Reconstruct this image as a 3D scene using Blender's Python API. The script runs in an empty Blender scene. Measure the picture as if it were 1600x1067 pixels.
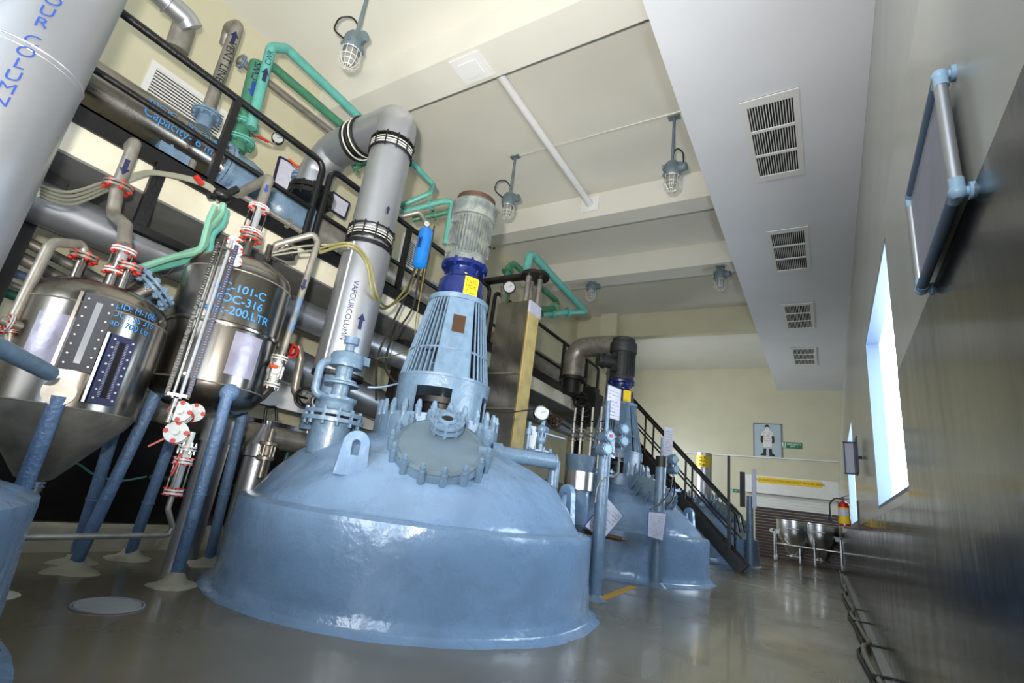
import bpy, bmesh, math, random
from mathutils import Vector, Matrix, noise
R_ = math.radians; PI = math.pi
random.seed(4)
sc = bpy.context.scene
COL = sc.collection
# ------------------------------------------------------------------ camera
H = 0.95
TILT, ROLL, YAW, F = 1.86830454, 0.13591032, 0.57691724, 782.61
CM = Matrix.Rotation(YAW, 3, 'Z') @ Matrix.Rotation(TILT, 3, 'X') @ Matrix.Rotation(ROLL, 3, 'Z')
cd = bpy.data.cameras.new('camera'); cam = bpy.data.objects.new('camera', cd); COL.objects.link(cam)
cd.sensor_width = 36; cd.lens = F/1600*36; cd.clip_start = 0.02
cam.matrix_world = Matrix.Translation((0, 0, H)) @ CM.to_4x4()
sc.camera = cam
# ------------------------------------------------------------------ world, light, exposure
w = bpy.data.worlds.new('world'); sc.world = w; w.use_nodes = True
w.node_tree.nodes['Background'].inputs[0].default_value = (0.75, 0.85, 1, 1)
w.node_tree.nodes['Background'].inputs[1].default_value = 0.35
sc.view_settings.view_transform = 'Standard'; sc.view_settings.look = 'None'
sc.view_settings.exposure = 0.08; sc.view_settings.gamma = 1
sc.view_settings.use_curve_mapping = False
WINDOW_GLOW = 11.0
def area(name, loc, aim, sx, sy, power, col, spread=PI):
    l = bpy.data.lights.new(name, 'AREA'); l.shape = 'RECTANGLE'; l.size = sx; l.size_y = sy
    l.energy = power; l.color = col; l.spread = spread
    o = bpy.data.objects.new(name, l); COL.objects.link(o); o.location = loc
    o.rotation_euler = (Vector(aim)-Vector(loc)).to_track_quat('-Z', 'Y').to_euler(); return o
# added fill for daylight from an unseen opening behind the photographer, and the flash on the camera
area('rear_daylight_fill', (-2.0, -5.9, 3.0), (-2.0, 6, 5.2), 4.2, 4.0, 600, (0.84, 0.91, 1.0))
area('camera_flash', (-0.22, -0.10, H+0.38), (-3.6, 3.4, 5.2), 0.12, 0.12, 255, (1.0, 0.95, 0.88), R_(105))
area('far_shutter_fill', (-7.0, 17.4, 3.4), (-1.0, 22.5, 1.5), 2.0, 3.0, 330, (0.85, 0.92, 1.0))  # added fill lamp to brighten the far shutter; no door stands here

# ------------------------------------------------------------------ measuring helper: where a sight line meets a known plane
def P(x, y, **k):
    d = CM @ Vector((x-800, -(y-533.5), -F)); c = Vector((0, 0, H))
    a, v = list(k.items())[0]; i = 'XYZ'.index(a)
    return c + d*((v-c[i])/d[i])
def PX(*pts):   # (px, py, X) triples
    return [P(a, b, X=c) for a, b, c in pts]

# ------------------------------------------------------------------ materials
def mat(name, col, rough=0.5, metal=0.0, bump=0.0, bscale=20, var=0.0, vscale=4, coat=0.0, rvar=0.0, emit=None, aniso=0, trans=0, stretch=None, col2=None):
    m = bpy.data.materials.new(name); m.use_nodes = True; nt = m.node_tree; b = nt.nodes['Principled BSDF']
    def lin(c): return tuple(((v/12.92) if v <= .04045 else ((v+.055)/1.055)**2.4) for v in c)
    c = lin(col)
    b.inputs['Base Color'].default_value = (*c, 1); b.inputs['Roughness'].default_value = rough
    b.inputs['Metallic'].default_value = metal; b.inputs['Coat Weight'].default_value = coat
    b.inputs['Coat Roughness'].default_value = 0.06
    if trans: b.inputs['Transmission Weight'].default_value = trans
    tc = nt.nodes.new('ShaderNodeTexCoord'); mp = nt.nodes.new('ShaderNodeMapping')
    nt.links.new(tc.outputs['Object'], mp.inputs[0])
    if stretch: mp.inputs['Scale'].default_value = stretch
    if var > 0 or rvar > 0:
        n = nt.nodes.new('ShaderNodeTexNoise'); n.inputs['Scale'].default_value = vscale; n.inputs['Detail'].default_value = 6
        nt.links.new(mp.outputs[0], n.inputs[0])
        if var > 0:
            mx = nt.nodes.new('ShaderNodeMix'); mx.data_type = 'RGBA'
            c2 = lin(col2) if col2 else tuple(v*(1-var) for v in c)
            mx.inputs[6].default_value = (*c, 1); mx.inputs[7].default_value = (*c2, 1)
            rp = nt.nodes.new('ShaderNodeMapRange'); rp.inputs[1].default_value = .4; rp.inputs[2].default_value = .65
            nt.links.new(n.outputs[0], rp.inputs[0]); nt.links.new(rp.outputs[0], mx.inputs[0])
            nt.links.new(mx.outputs[2], b.inputs['Base Color'])
        if rvar > 0:
            rp = nt.nodes.new('ShaderNodeMapRange'); rp.inputs[1].default_value = .3; rp.inputs[2].default_value = .7
            rp.inputs[3].default_value = max(.02, rough-rvar); rp.inputs[4].default_value = rough+rvar
            nt.links.new(n.outputs[0], rp.inputs[0]); nt.links.new(rp.outputs[0], b.inputs['Roughness'])
    if bump > 0:
        n = nt.nodes.new('ShaderNodeTexNoise'); n.inputs['Scale'].default_value = bscale; n.inputs['Detail'].default_value = 5
        bp = nt.nodes.new('ShaderNodeBump'); bp.inputs['Strength'].default_value = bump; bp.inputs['Distance'].default_value = .02
        nt.links.new(mp.outputs[0], n.inputs[0]); nt.links.new(n.outputs[0], bp.inputs['Height']); nt.links.new(bp.outputs[0], b.inputs['Normal'])
        if coat: nt.links.new(bp.outputs[0], b.inputs['Coat Normal'])
    if emit:
        b.inputs['Emission Color'].default_value = (*lin(emit[0]), 1); b.inputs['Emission Strength'].default_value = emit[1]
    return m
M = dict(
 blue=mat('blue_enamel', (.47, .58, .70), .28, bump=.8, bscale=6, var=.16, vscale=3, coat=.5, rvar=.08),
 bluef=mat('blue_fitting_paint', (.40, .495, .58), .34, bump=.25, bscale=30, var=.2, vscale=12, coat=.3),
 bluel=mat('blue_leg_paint', (.36, .47, .61), .38, bump=.5, bscale=45, var=.2, vscale=20, coat=.3),
 lidc=mat('lid_grey_paint', (.38, .45, .50), .42, bump=.1, bscale=10, var=.12),
 steel=mat('stainless_steel', (.60, .58, .55), .24, 1, bump=.06, bscale=9, var=.25, vscale=3, rvar=.1, stretch=(1, 1, .15)),
 clad=mat('aluminium_cladding', (.72, .73, .75), .36, .85, bump=.08, bscale=6, var=.12, vscale=2, rvar=.08),
 dull=mat('dull_steel_pipe', (.60, .58, .54), .42, .6, bump=.1, bscale=20, var=.3, vscale=8),
 dark=mat('dark_steel', (.20, .19, .19), .45, .6, bump=.1, bscale=20, var=.3),
 black=mat('black_paint', (.035, .035, .04), .42, bump=.3, bscale=35, var=.3),
 rubber=mat('black_rubber', (.03, .03, .03), .5),
 wall=mat('cream_wall_paint', (.77, .75, .64), .38, bump=.06, bscale=3, var=.06, vscale=1.2),
 wallr=mat('cream_gloss_wall', (.68, .675, .63), .22, bump=.12, bscale=2.2, var=.06, vscale=1.5, stretch=(1, 1, .5)),
 ceil=mat('ceiling_paint', (.82, .81, .765), .5, bump=.05, bscale=4, var=.04, vscale=1),
 soff=mat('soffit_lightened', (.85, .86, .88), .42, bump=.05, bscale=4, var=.04, vscale=1),  # whiter than the ceiling, window light on the soffit put into its colour
 dado=mat('brown_gloss_dado', (.09, .08, .08), .17, bump=.10, bscale=3, var=.3, vscale=3, rvar=.07, coat=.15, stretch=(1, 1.8, .5)),
 floor=mat('grey_epoxy_floor', (.45, .42, .35), .24, bump=.05, bscale=5, var=.22, vscale=1.3, rvar=.09, coat=.2),
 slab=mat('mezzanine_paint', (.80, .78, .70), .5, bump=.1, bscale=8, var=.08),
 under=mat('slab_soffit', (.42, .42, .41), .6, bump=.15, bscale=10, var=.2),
 teal=mat('teal_pipe_paint', (.34, .61, .56), .38, bump=.15, bscale=25, var=.15, vscale=10),
 green=mat('green_pipe_paint', (.24, .46, .35), .4, bump=.15, bscale=25, var=.2, vscale=10),
 dgreen=mat('dark_green_pipe_paint', (.12, .30, .22), .45, bump=.1, var=.2),
 lgreen=mat('pale_green_hose', (.44, .63, .54), .45, bump=.2, bscale=30, var=.15),
 red=mat('red_bolt_paint', (.72, .13, .08), .4, var=.2, vscale=30),
 white=mat('white_paint', (.85, .85, .84), .45), offw=mat('white_flange_paint', (.78, .79, .78), .35, var=.15, vscale=20),
 wire=mat('pale_wire', (.80, .80, .76), .4, .3),
 motor=mat('grey_motor_paint', (.34, .37, .37), .5, .1, bump=.3, bscale=40, var=.35, vscale=9, col2=(.47, .49, .46)),
 motord=mat('dark_motor_paint', (.17, .18, .18), .5, .1, bump=.2, bscale=40, var=.3),
 rust=mat('rusty_steel', (.30, .20, .15), .7, .2, bump=.3, bscale=40, var=.4),
 navy=mat('navy_gearbox_paint', (.07, .13, .36), .25, coat=.5, bump=.1, bscale=30, var=.2, vscale=9),
 cerul=mat('bright_blue_paint', (.10, .47, .80), .3, coat=.4, var=.15, vscale=10),
 yellow=mat('yellow_label', (.93, .78, .10), .5, var=.1, vscale=10),
 tan=mat('yellow_strip_paint', (.80, .72, .48), .45, bump=.1, var=.25, vscale=4),
 ink=mat('ink_blue', (.07, .09, .25), .5), inkb=mat('sky_blue_stencil', (.20, .50, .76), .5), inkm=mat('blue_stencil', (.12, .24, .52), .5), inkk=mat('ink_black', (.04, .04, .05), .5),
 inkr=mat('ink_red', (.75, .20, .18), .5), pinkt=mat('banner_text_red', (.62, .45, .08), .5),
 paper=mat('paper', (.78, .78, .84), .45, var=.1, vscale=14), foil=mat('lilac_film', (.62, .61, .68), .28, .3, bump=.15, bscale=14, var=.25, vscale=8),
 gaugef=mat('gauge_face', (.66, .67, .67), .5), glass=mat('glass', (.95, .97, .97), .05, trans=1.0),
 lampb=mat('lamp_housing', (.42, .48, .50), .5, .2, bump=.3, bscale=50, var=.2), globe=mat('lamp_globe', (.70, .70, .68), .12, 0, trans=.5),
 pad=mat('cream_plinth', (.74, .72, .64), .6, bump=.5, bscale=14, var=.2), hose=mat('grey_cable', (.52, .52, .46), .5), hosey=mat('olive_tubing', (.48, .46, .27), .45),
 hosed=mat('dark_cable', (.16, .16, .13), .5), pvc=mat('pale_blue_plastic', (.55, .66, .74), .4), sash=mat('blue_grey_frame', (.36, .42, .50), .4, .2),
 sightf=mat('sight_frame_grey', (.16, .175, .21), .6, 0, bump=.1, var=.2), slate=mat('grey_board', (.56, .56, .61), .35, bump=.1, var=.15), shut=mat('white_shutter', (.88, .88, .85), .5, var=.05), shutd=mat('brown_shutter', (.20, .11, .10), .45, var=.2),
 exitg=mat('sign_green', (.05, .45, .30), .5), fire=mat('extinguisher_red', (.72, .07, .05), .25, coat=.5), tape=mat('yellow_floor_tape', (.80, .62, .12), .5, var=.2, vscale=20),
 copper=mat('copper_brown', (.36, .27, .20), .4, .6, var=.2), dgap=mat('dark_void', (.02, .02, .022), .9), cap=mat('hatch_paint', (.62, .64, .64), .35, var=.15),
 pot=mat('polished_steel', (.80, .80, .80), .30, 1, bump=.03), orange=mat('orange_bracket_paint', (.80, .33, .14), .45),
 sky=mat('bright_window_pane', (.9, .95, 1), .3, emit=((.86, .93, 1), WINDOW_GLOW)),
 poster=mat('poster_print', (.66, .72, .74), .5, var=.05), clear=mat('clear_tube', (.72, .74, .76), .12, .2, trans=.4),
)

# ------------------------------------------------------------------ mesh builder
def basis(ax):
    ax = Vector(ax).normalized(); q = ax.to_track_quat('Z', 'Y'); return q.to_matrix()
def fillet(pts, rad, n=7):
    pts = [Vector(p) for p in pts]
    if len(pts) < 3 or rad <= 0: return pts
    out = [pts[0]]
    for i in range(1, len(pts)-1):
        a, b, c = pts[i-1], pts[i], pts[i+1]
        u = (a-b); v = (c-b); lu, lv = u.length, v.length
        if lu < 1e-6 or lv < 1e-6: continue
        u /= lu; v /= lv; d = max(-1, min(1, u.dot(v))); th = math.acos(d)
        if th > PI-.03: out.append(b); continue
        t = min(rad/math.tan(th/2), lu*.48, lv*.48)
        p0 = b+u*t; p2 = b+v*t
        for k in range(n+1):
            s = k/n; out.append(p0*(1-s)**2 + b*2*s*(1-s) + p2*s*s)
    out.append(pts[-1]); return out
class B:
    def __init__(s): s.bm = bmesh.new()
    def add(s, verts, faces):
        vs = [s.bm.verts.new(v) for v in verts]
        for f in faces:
            try: s.bm.faces.new([vs[i] for i in f])
            except ValueError: pass
        return s
    def rings(s, rings, closed_ends=True, loop=False):
        n = len(rings[0]); vs = [[s.bm.verts.new(p) for p in r] for r in rings]
        m = len(rings)
        for i in range(m if loop else m-1):
            a, b = vs[i], vs[(i+1) % m]
            for j in range(n):
                s.bm.faces.new((a[j], a[(j+1) % n], b[(j+1) % n], b[j]))
        if closed_ends and not loop:
            s.bm.faces.new(list(reversed(vs[0]))); s.bm.faces.new(vs[-1])
        return s
    def box(s, c, size, rot=None, z=0):
        c = Vector(c); hx, hy, hz = [v/2 for v in size]
        m = rot if rot is not None else Matrix.Rotation(z, 3, 'Z')
        v = [c + m @ Vector((x*hx, y*hy, zz*hz)) for x in (-1, 1) for y in (-1, 1) for zz in (-1, 1)]
        return s.add(v, [(0, 1, 3, 2), (4, 6, 7, 5), (0, 4, 5, 1), (2, 3, 7, 6), (0, 2, 6, 4), (1, 5, 7, 3)])
    def bar(s, a, b, w, h, up=(0, 0, 1)):
        a, b = Vector(a), Vector(b); d = (b-a).normalized(); u = Vector(up)
        if abs(d.dot(u)) > .98: u = Vector((1, 0, 0))
        x = d.cross(u).normalized(); y = x.cross(d)
        rs = [[p + x*sx*w/2 + y*sy*h/2 for sx, sy in ((-1, -1), (1, -1), (1, 1), (-1, 1))] for p in (a, b)]
        return s.rings(rs)
    def cyl(s, a, b, r, r2=None, seg=16):
        a, b = Vector(a), Vector(b); m = basis(b-a); r2 = r if r2 is None else r2
        return s.rings([[p + m @ Vector((q*math.cos(2*PI*k/seg), q*math.sin(2*PI*k/seg), 0)) for k in range(seg)] for p, q in ((a, r), (b, r2))])
    def tube(s, pts, r, bend=0, seg=10, loop=False):
        pts = fillet(pts, bend) if bend else [Vector(p) for p in pts]
        n = len(pts); rings = []; prev = None
        for i, p in enumerate(pts):
            if loop: t = (pts[(i+1) % n]-pts[i-1])
            else: t = pts[min(i+1, n-1)]-pts[max(i-1, 0)]
            if t.length < 1e-9: t = Vector((0, 0, 1))
            t.normalize()
            if prev is None:
                u = Vector((0, 0, 1)) if abs(t.z) < .9 else Vector((1, 0, 0))
                x = t.cross(u).normalized()
            else:
                x = (prev - t*prev.dot(t)).normalized()
            prev = x; y = t.cross(x)
            rings.append([p + x*r*math.cos(2*PI*k/seg) + y*r*math.sin(2*PI*k/seg) for k in range(seg)])
        return s.rings(rings, loop=loop)
    def lathe(s, prof, o=(0, 0, 0), ax=(0, 0, 1), seg=32, fn=None):
        o = Vector(o); m = basis(ax); rings = []
        for r, z in prof:
            r = max(r, 1e-4); rings.append([o + m @ Vector((r*math.cos(2*PI*k/seg), r*math.sin(2*PI*k/seg), z)) for k in range(seg)])
        if fn: rings = [[fn(p) for p in r] for r in rings]
        return s.rings(rings)
    def sph(s, c, r, sc=(1, 1, 1), seg=14):
        n = max(6, seg//2); c = Vector(c)
        rings = [[c + Vector((math.sin(PI*i/n)*math.cos(2*PI*k/seg)*r*sc[0], math.sin(PI*i/n)*math.sin(2*PI*k/seg)*r*sc[1], -math.cos(PI*i/n)*r*sc[2])) for k in range(seg)] for i in range(1, n)]
        return s.rings(rings)
    def ring(s, c, R, r, ax=(0, 0, 1), seg=28, ts=8):
        m = basis(ax); c = Vector(c)
        return s.tube([c + m @ Vector((R*math.cos(2*PI*k/seg), R*math.sin(2*PI*k/seg), 0)) for k in range(seg)], r, seg=ts, loop=True)
    def hexes(s, c, R, n, r, h, ax, ph=0, both=0):
        m = basis(ax); c = Vector(c)
        for k in range(n):
            p = c + m @ Vector((R*math.cos(2*PI*k/n+ph), R*math.sin(2*PI*k/n+ph), 0)); d = m @ Vector((0, 0, 1))
            s.cyl(p-d*both, p+d*h, r, seg=6)
        return s
    def prism(s, poly, o, u, v, th):
        o, u, v = Vector(o), Vector(u).normalized(), Vector(v).normalized(); n = u.cross(v)
        return s.rings([[o + u*a + v*b + n*t for a, b in poly] for t in (0, th)])
    def quad(s, pts): return s.add([Vector(p) for p in pts], [tuple(range(len(pts)))])
    def panel(s, pts, th):     # four corners of a board given thickness along its normal
        pts = [Vector(p) for p in pts]; n = (pts[1]-pts[0]).cross(pts[-1]-pts[0]).normalized()
        return s.rings([[p - n*th/2 for p in pts], [p + n*th/2 for p in pts]])
    def go(s, name, m, parent=None, smooth=38):
        bmesh.ops.recalc_face_normals(s.bm, faces=s.bm.faces)
        off = world_loc(parent) if parent else Vector((0, 0, 0))
        if off.length: bmesh.ops.translate(s.bm, verts=s.bm.verts, vec=-off)
        me = bpy.data.meshes.new(name); s.bm.to_mesh(me); s.bm.free()
        if smooth:
            me.polygons.foreach_set('use_smooth', [True]*len(me.polygons)); me.set_sharp_from_angle(angle=R_(smooth))
        me.materials.append(M[m] if isinstance(m, str) else m)
        o = bpy.data.objects.new(name, me); COL.objects.link(o)
        if parent: o.parent = parent
        return o
def world_loc(o):
    v = Vector((0, 0, 0))
    while o: v += o.location; o = o.parent
    return v
def tag(o, label, cat, group=None, kind=None):
    if label: o['label'] = label
    if cat: o['category'] = cat
    if group: o['group'] = group
    if kind: o['kind'] = kind
    return o
def T(name, label, cat, loc=(0, 0, 0), group=None):
    o = bpy.data.objects.new(name, None); COL.objects.link(o); o.empty_display_size = .1; o.location = Vector(loc)
    return tag(o, label, cat, group)
def struct(name, b, m, label=None, smooth=0, parent=None):
    o = b.go(name, m, parent, smooth)
    if not parent: o['kind'] = 'structure'
    if label: o['label'] = label
    return o
def copy_tree(o, off=(0, 0, 0), label=None, group=None, parent=None):
    c = o.copy(); COL.objects.link(c)
    if parent: c.parent = parent
    else: c.location = o.location + Vector(off)
    if label: c['label'] = label
    if group: c['group'] = group
    for ch in list(o.children): copy_tree(ch, parent=c)
    return c
def textmesh(s, size, fn, name, m, parent, align='CENTER', bold=0, lh=1.0):
    cu = bpy.data.curves.new('t', 'FONT'); cu.body = s; cu.size = size; cu.align_x = align; cu.align_y = 'CENTER'; cu.offset = bold*size; cu.space_line = lh
    o = bpy.data.objects.new('t', cu); COL.objects.link(o)
    dg = bpy.context.evaluated_depsgraph_get(); me = bpy.data.meshes.new_from_object(o.evaluated_get(dg))
    bpy.data.objects.remove(o); off = world_loc(parent)
    bm = bmesh.new(); bm.from_mesh(me); bmesh.ops.triangulate(bm, faces=bm.faces)
    for _ in range(2):
        le = [e for e in bm.edges if e.calc_length() > size*.16]
        if le: bmesh.ops.subdivide_edges(bm, edges=le, cuts=1); bmesh.ops.triangulate(bm, faces=bm.faces)
    bm.to_mesh(me); bm.free()
    for v in me.vertices: v.co = fn(v.co.x, v.co.y) - off
    me.name = name; me.materials.clear(); me.materials.append(M[m])
    ob = bpy.data.objects.new(name, me); COL.objects.link(ob); ob.parent = parent; bpy.data.curves.remove(cu)
    return ob
def cylmap(c, ax, R, face, rot=0.0, along=0.0, e=.004):
    # wraps flat (u, v) onto a cylinder: c a point on the axis, face the outward direction of the text centre
    ax = Vector(ax).normalized(); f = Vector(face); f = (f-ax*f.dot(ax)).normalized(); t = ax.cross(f)
    cr, sr = math.cos(rot), math.sin(rot); c = Vector(c)
    def fn(u, v):
        a = cr*u - sr*v; b = sr*u + cr*v
        th = a/R
        return c + ax*(b+along) + (f*math.cos(th) + t*math.sin(th))*(R+e)
    return fn
def planemap(o, u, v, e=.003):
    o, u, v = Vector(o), Vector(u).normalized(), Vector(v).normalized(); n = u.cross(v)*e
    return lambda a, b: o + u*a + v*b + n
def merge_text(parts, name):
    # several lettering meshes of one inscription become one mesh
    bm = bmesh.new()
    for p in parts: bm.from_mesh(p.data)
    me = bpy.data.meshes.new(name); bm.to_mesh(me); bm.free(); me.materials.append(parts[0].data.materials[0])
    par = parts[0].parent
    for p in parts: bpy.data.objects.remove(p)
    o = bpy.data.objects.new(name, me); COL.objects.link(o); o.parent = par; return o
ARROW = [(-.22, -1), (.22, -1), (.22, .15), (.5, .15), (0, 1), (-.5, .15), (-.22, .15)]
def arrow(fn, size, name, m, parent, flip=False):
    b = B(); s = -1 if flip else 1
    pts = []
    poly = ARROW
    b.quad([fn(x*size*.5*s, y*size*.5*s) for x, y in poly])
    return b.go(name, m, parent, 0)
def flange(parent, c, ax, r, t=.022, gap=.012, nb=8, m='dull', bm_='dull', br=None, name='flange', pair=True, sep=True, bolt_h=.03):
    """two bolted discs with their bolts"""
    c = Vector(c); ax = Vector(ax).normalized(); b = B()
    if pair:
        b.cyl(c-ax*(gap/2+t), c-ax*gap/2, r, seg=24); b.cyl(c+ax*gap/2, c+ax*(gap/2+t), r, seg=24); b.cyl(c-ax*gap, c+ax*gap, r*.6, seg=16)
    else: b.cyl(c-ax*t/2, c+ax*t/2, r, seg=24)
    o = b.go(name, m, parent)
    br = br or r*.11; half = gap/2+t if pair else t/2
    if sep:
        m3 = basis(ax); me = None
        for k in range(nb):
            p = m3 @ Vector((r*.83*math.cos(2*PI*k/nb), r*.83*math.sin(2*PI*k/nb), 0))
            if me is None:
                q = B(); wl = world_loc(o); q.cyl(wl-ax*(half+bolt_h), wl+ax*(half+bolt_h), br*.6, seg=8)
                for sg in (-1, 1): q.cyl(wl+ax*sg*half, wl+ax*sg*(half+bolt_h*.7), br*1.25, seg=6)
                ob = q.go('bolt', bm_, o); me = ob.data
            else:
                ob = bpy.data.objects.new('bolt', me); COL.objects.link(ob); ob.parent = o
            ob.location = c + p - world_loc(o)
    else:
        q = B(); q.hexes(c, r*.83, nb, br, half+bolt_h, ax, both=half+bolt_h); q.go('bolts', bm_, o)
    return o
def pipe(name, label, cat, m, pts, r, bend=None, fl=(), group=None, seg=14, parts=None, **fk):
    """one pipe run: pts world points, fl list of (segment index, fraction) flanges"""
    pts = [Vector(p) for p in pts]
    t = T(name, label, cat, pts[0], group)
    B().tube(pts, r, bend=r*2.4 if bend is None else bend, seg=seg).go('pipe_run', m, t)
    for i, f in fl:
        a, b = pts[i], pts[i+1]
        flange(t, a.lerp(b, f), b-a, r*1.9, m=fk.get('fm', m), bm_=fk.get('bm', m), nb=fk.get('nb', 8), t=r*.22, gap=r*.15, sep=fk.get('sep', True), bolt_h=r*.3)
    return t
def loose(name, label, cat, m, pts, r, group=None, smooth_pts=True):
    """a sagging hose or cable through pts"""
    pts = [Vector(p) for p in pts]
    out = []
    n = len(pts)
    for i in range(n-1):
        p0 = pts[max(i-1, 0)]; p1 = pts[i]; p2 = pts[i+1]; p3 = pts[min(i+2, n-1)]
        for k in range(8):
            s = k/8
            out.append(.5*((2*p1)+(p2-p0)*s+(2*p0-5*p1+4*p2-p3)*s*s+(3*p1-p0-3*p2+p3)*s**3))
    out.append(pts[-1])
    b = B().tube(out, r, seg=8); o = b.go(name, m)
    return tag(o, label, cat, group)
def gauge(parent, c, n, r, name='pressure_gauge', m='steel'):
    c = Vector(c); n = Vector(n).normalized()
    g = B().cyl(c-n*r*.35, c+n*r*.35, r, seg=24).ring(c+n*r*.35, r*.95, r*.08, n).go(name, m, parent)
    f = B().cyl(c+n*r*.36, c+n*r*.40, r*.86, seg=24).go('dial_face', 'gaugef', g)
    m3 = basis(n); u = m3 @ Vector((1, 0, 0)); v = m3 @ Vector((0, 1, 0))
    q = B().bar(c+n*r*.45-u*r*.15, c+n*r*.45+(u*.6+v*.35)*r, r*.05, r*.02, up=n); q.go('pointer', 'inkk', g)
    return g
exec_parts = []
# ================================================================== THE SETTING
WX = .375; BY = 23.2; SOF = 6.62; CE = 7.6; BM = 7.0; LX = -7.6; SX = -1.57; FY = -6.5
struct('floor', B().box((-5, 8.4, -.05), (13.2, 31, .1)), 'floor')
b = B().box((-5.2, 8.4, CE+.1), (13, 31, .2)); struct('ceiling', b, 'ceil')
b = B()
for (x0, x1, y0, y1, z0, z1) in ((SX, .95, FY, BY, SOF, CE),): b.box(((x0+x1)/2, (y0+y1)/2, (z0+z1)/2), (x1-x0, y1-y0, z1-z0))
struct('trim_1', b, 'soff', 'pale flat soffit running along the right wall under the ceiling')
for i, (y0, y1, lb) in enumerate(((-.6, .0, 'ceiling beam behind the camera'), (4.15, 4.74, 'ceiling beam with the square access plate, nearest beam in view'), (8.86, 9.33, 'ceiling beam with the round stain, second beam in view'), (11.75, 12.33, 'ceiling beam that carries the two far lamps'))):
    struct('trim_%d' % (i+2), B().box(((LX+SX)/2, (y0+y1)/2, (BM+CE)/2), (SX-LX, y1-y0, CE-BM)), 'ceil', lb)
# left wall with its joints, dark lower band
b = B().box((LX-.12, (FY+16)/2, CE/2), (.24, 16-FY, CE)); struct('wall_left', b, 'wall')
struct('trim_6', B().box((LX+.004, (FY+16)/2, .8), (.008, 16-FY, 1.6)), 'dado', 'dark gloss band along the foot of the left wall')
struct('trim_7', B().box(((LX+SX)/2, 16.15, (6.75+CE)/2), (SX-LX, .3, CE-6.75)), 'wall', 'cream header wall hanging above the far end of the hall')
p = P(952, 490, Y=14.6)
struct('trim_8', B().box((p.x, 14.68, p.z/2), (.55, .16, p.z)), 'wall', 'cream pillar behind the far bent duct')
struct('wall_back', B().box((-5.2, BY+.12, CE/2), (13, .24, CE)), 'wall')
struct('wall_far_left', B().box((-11.4, 19.6, CE/2), (.24, 7.4, CE)), 'wall')
struct('wall_return', B().box((-9.6, 16.0, CE/2), (3.8, .2, CE)), 'wall')
# wall behind the photographer with an unseen opening added for the daylight fill
b = B().box((-5.9, FY-.1, CE/2), (2.6, .2, CE)).box((.35, FY-.1, CE/2), (.9, .2, CE)).box((-2.35, FY-.1, 6.4), (4.5, .2, 2.4))
struct('wall_front', b, 'wall')
# right wall: four window openings
WIN = [(-3.6, -1.4), (3.42, 5.47), (9.3, 12.0)]; WZ = (1.255, 2.75)  # first window is unseen, added to light the left side and ceiling
b = B(); x = WX+.15; y = FY
for (a, c) in WIN + [(BY, BY)]:
    b.box((x, (y+a)/2, 1.45), (.3, a-y, 2.9))
    if c > a:
        b.box((x, (a+c)/2, WZ[0]/2), (.3, c-a, WZ[0])); b.box((x, (a+c)/2, (WZ[1]+2.9)/2), (.3, c-a, 2.9-WZ[1]))
    y = c
pr = [(WX, 2.9), (.70, SOF), (.95, SOF), (.95, 2.9)]
b.rings([[Vector((q[0], yy, q[1])) for q in pr] for yy in (FY, BY)])
struct('wall_right', b, 'wallr')
struct('trim_9', B().box((WX-.002, (FY+WIN[0][0])/2, .945), (.006, WIN[0][0]-FY, 1.89)).box((WX-.002, (WIN[0][0]+WIN[0][1])/2, .62), (.006, 2.2, 1.24)).box((WX-.002, (WIN[0][1]+WIN[1][0])/2, .945), (.006, WIN[1][0]-WIN[0][1], 1.89)), 'dado', 'dark brown gloss dado on the right wall, nearest the camera')
struct('trim_10', B().box((WX-.002, (WIN[1][0]+BY)/2, .60), (.006, BY-WIN[1][0], 1.20)), 'dado', 'low dark gloss dado on the right wall from the window to the far corner')
for i, (a, c) in enumerate(WIN):
    wn = struct('window_%d' % (i+1), B().box((WX+.2, (a+c)/2, 2.0), (.02, c-a, WZ[1]-WZ[0])), 'sky', 'blown out bright window pane in the right wall' )
    f = B(); xx = WX+.03
    for (yy, zz, sy, sz) in ((a+.012, 2.0, .024, 1.5), (c-.012, 2.0, .024, 1.5), ((a+c)/2, WZ[0]+.012, c-a, .024), ((a+c)/2, WZ[1]-.012, c-a, .024)): f.box((xx+.02, yy, zz), (.10, sy, sz))
    struct('window_frame', f, 'sash', 'thin blue-grey window frame', parent=wn)
# kerbs
struct('baseboard_left', B().box((-5.75, 3.5, .1), (.3, 14, .2)), 'pad', 'low cream kerb on the floor under the walkway')
struct('baseboard_right', B().box((WX-.04, 6, .02), (.075, 25, .04)), 'cap', 'narrow grey kerb at the foot of the right wall')
# ledge pipe across the far wall
a = P(1077, 708, Y=BY-.06); c = P(1322, 722, Y=BY-.06)
struct('trim_11', B().bar(a-Vector((1.2, 0, 0)), c, .10, .05), 'white', 'thin pale ledge across the far wall')
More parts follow.
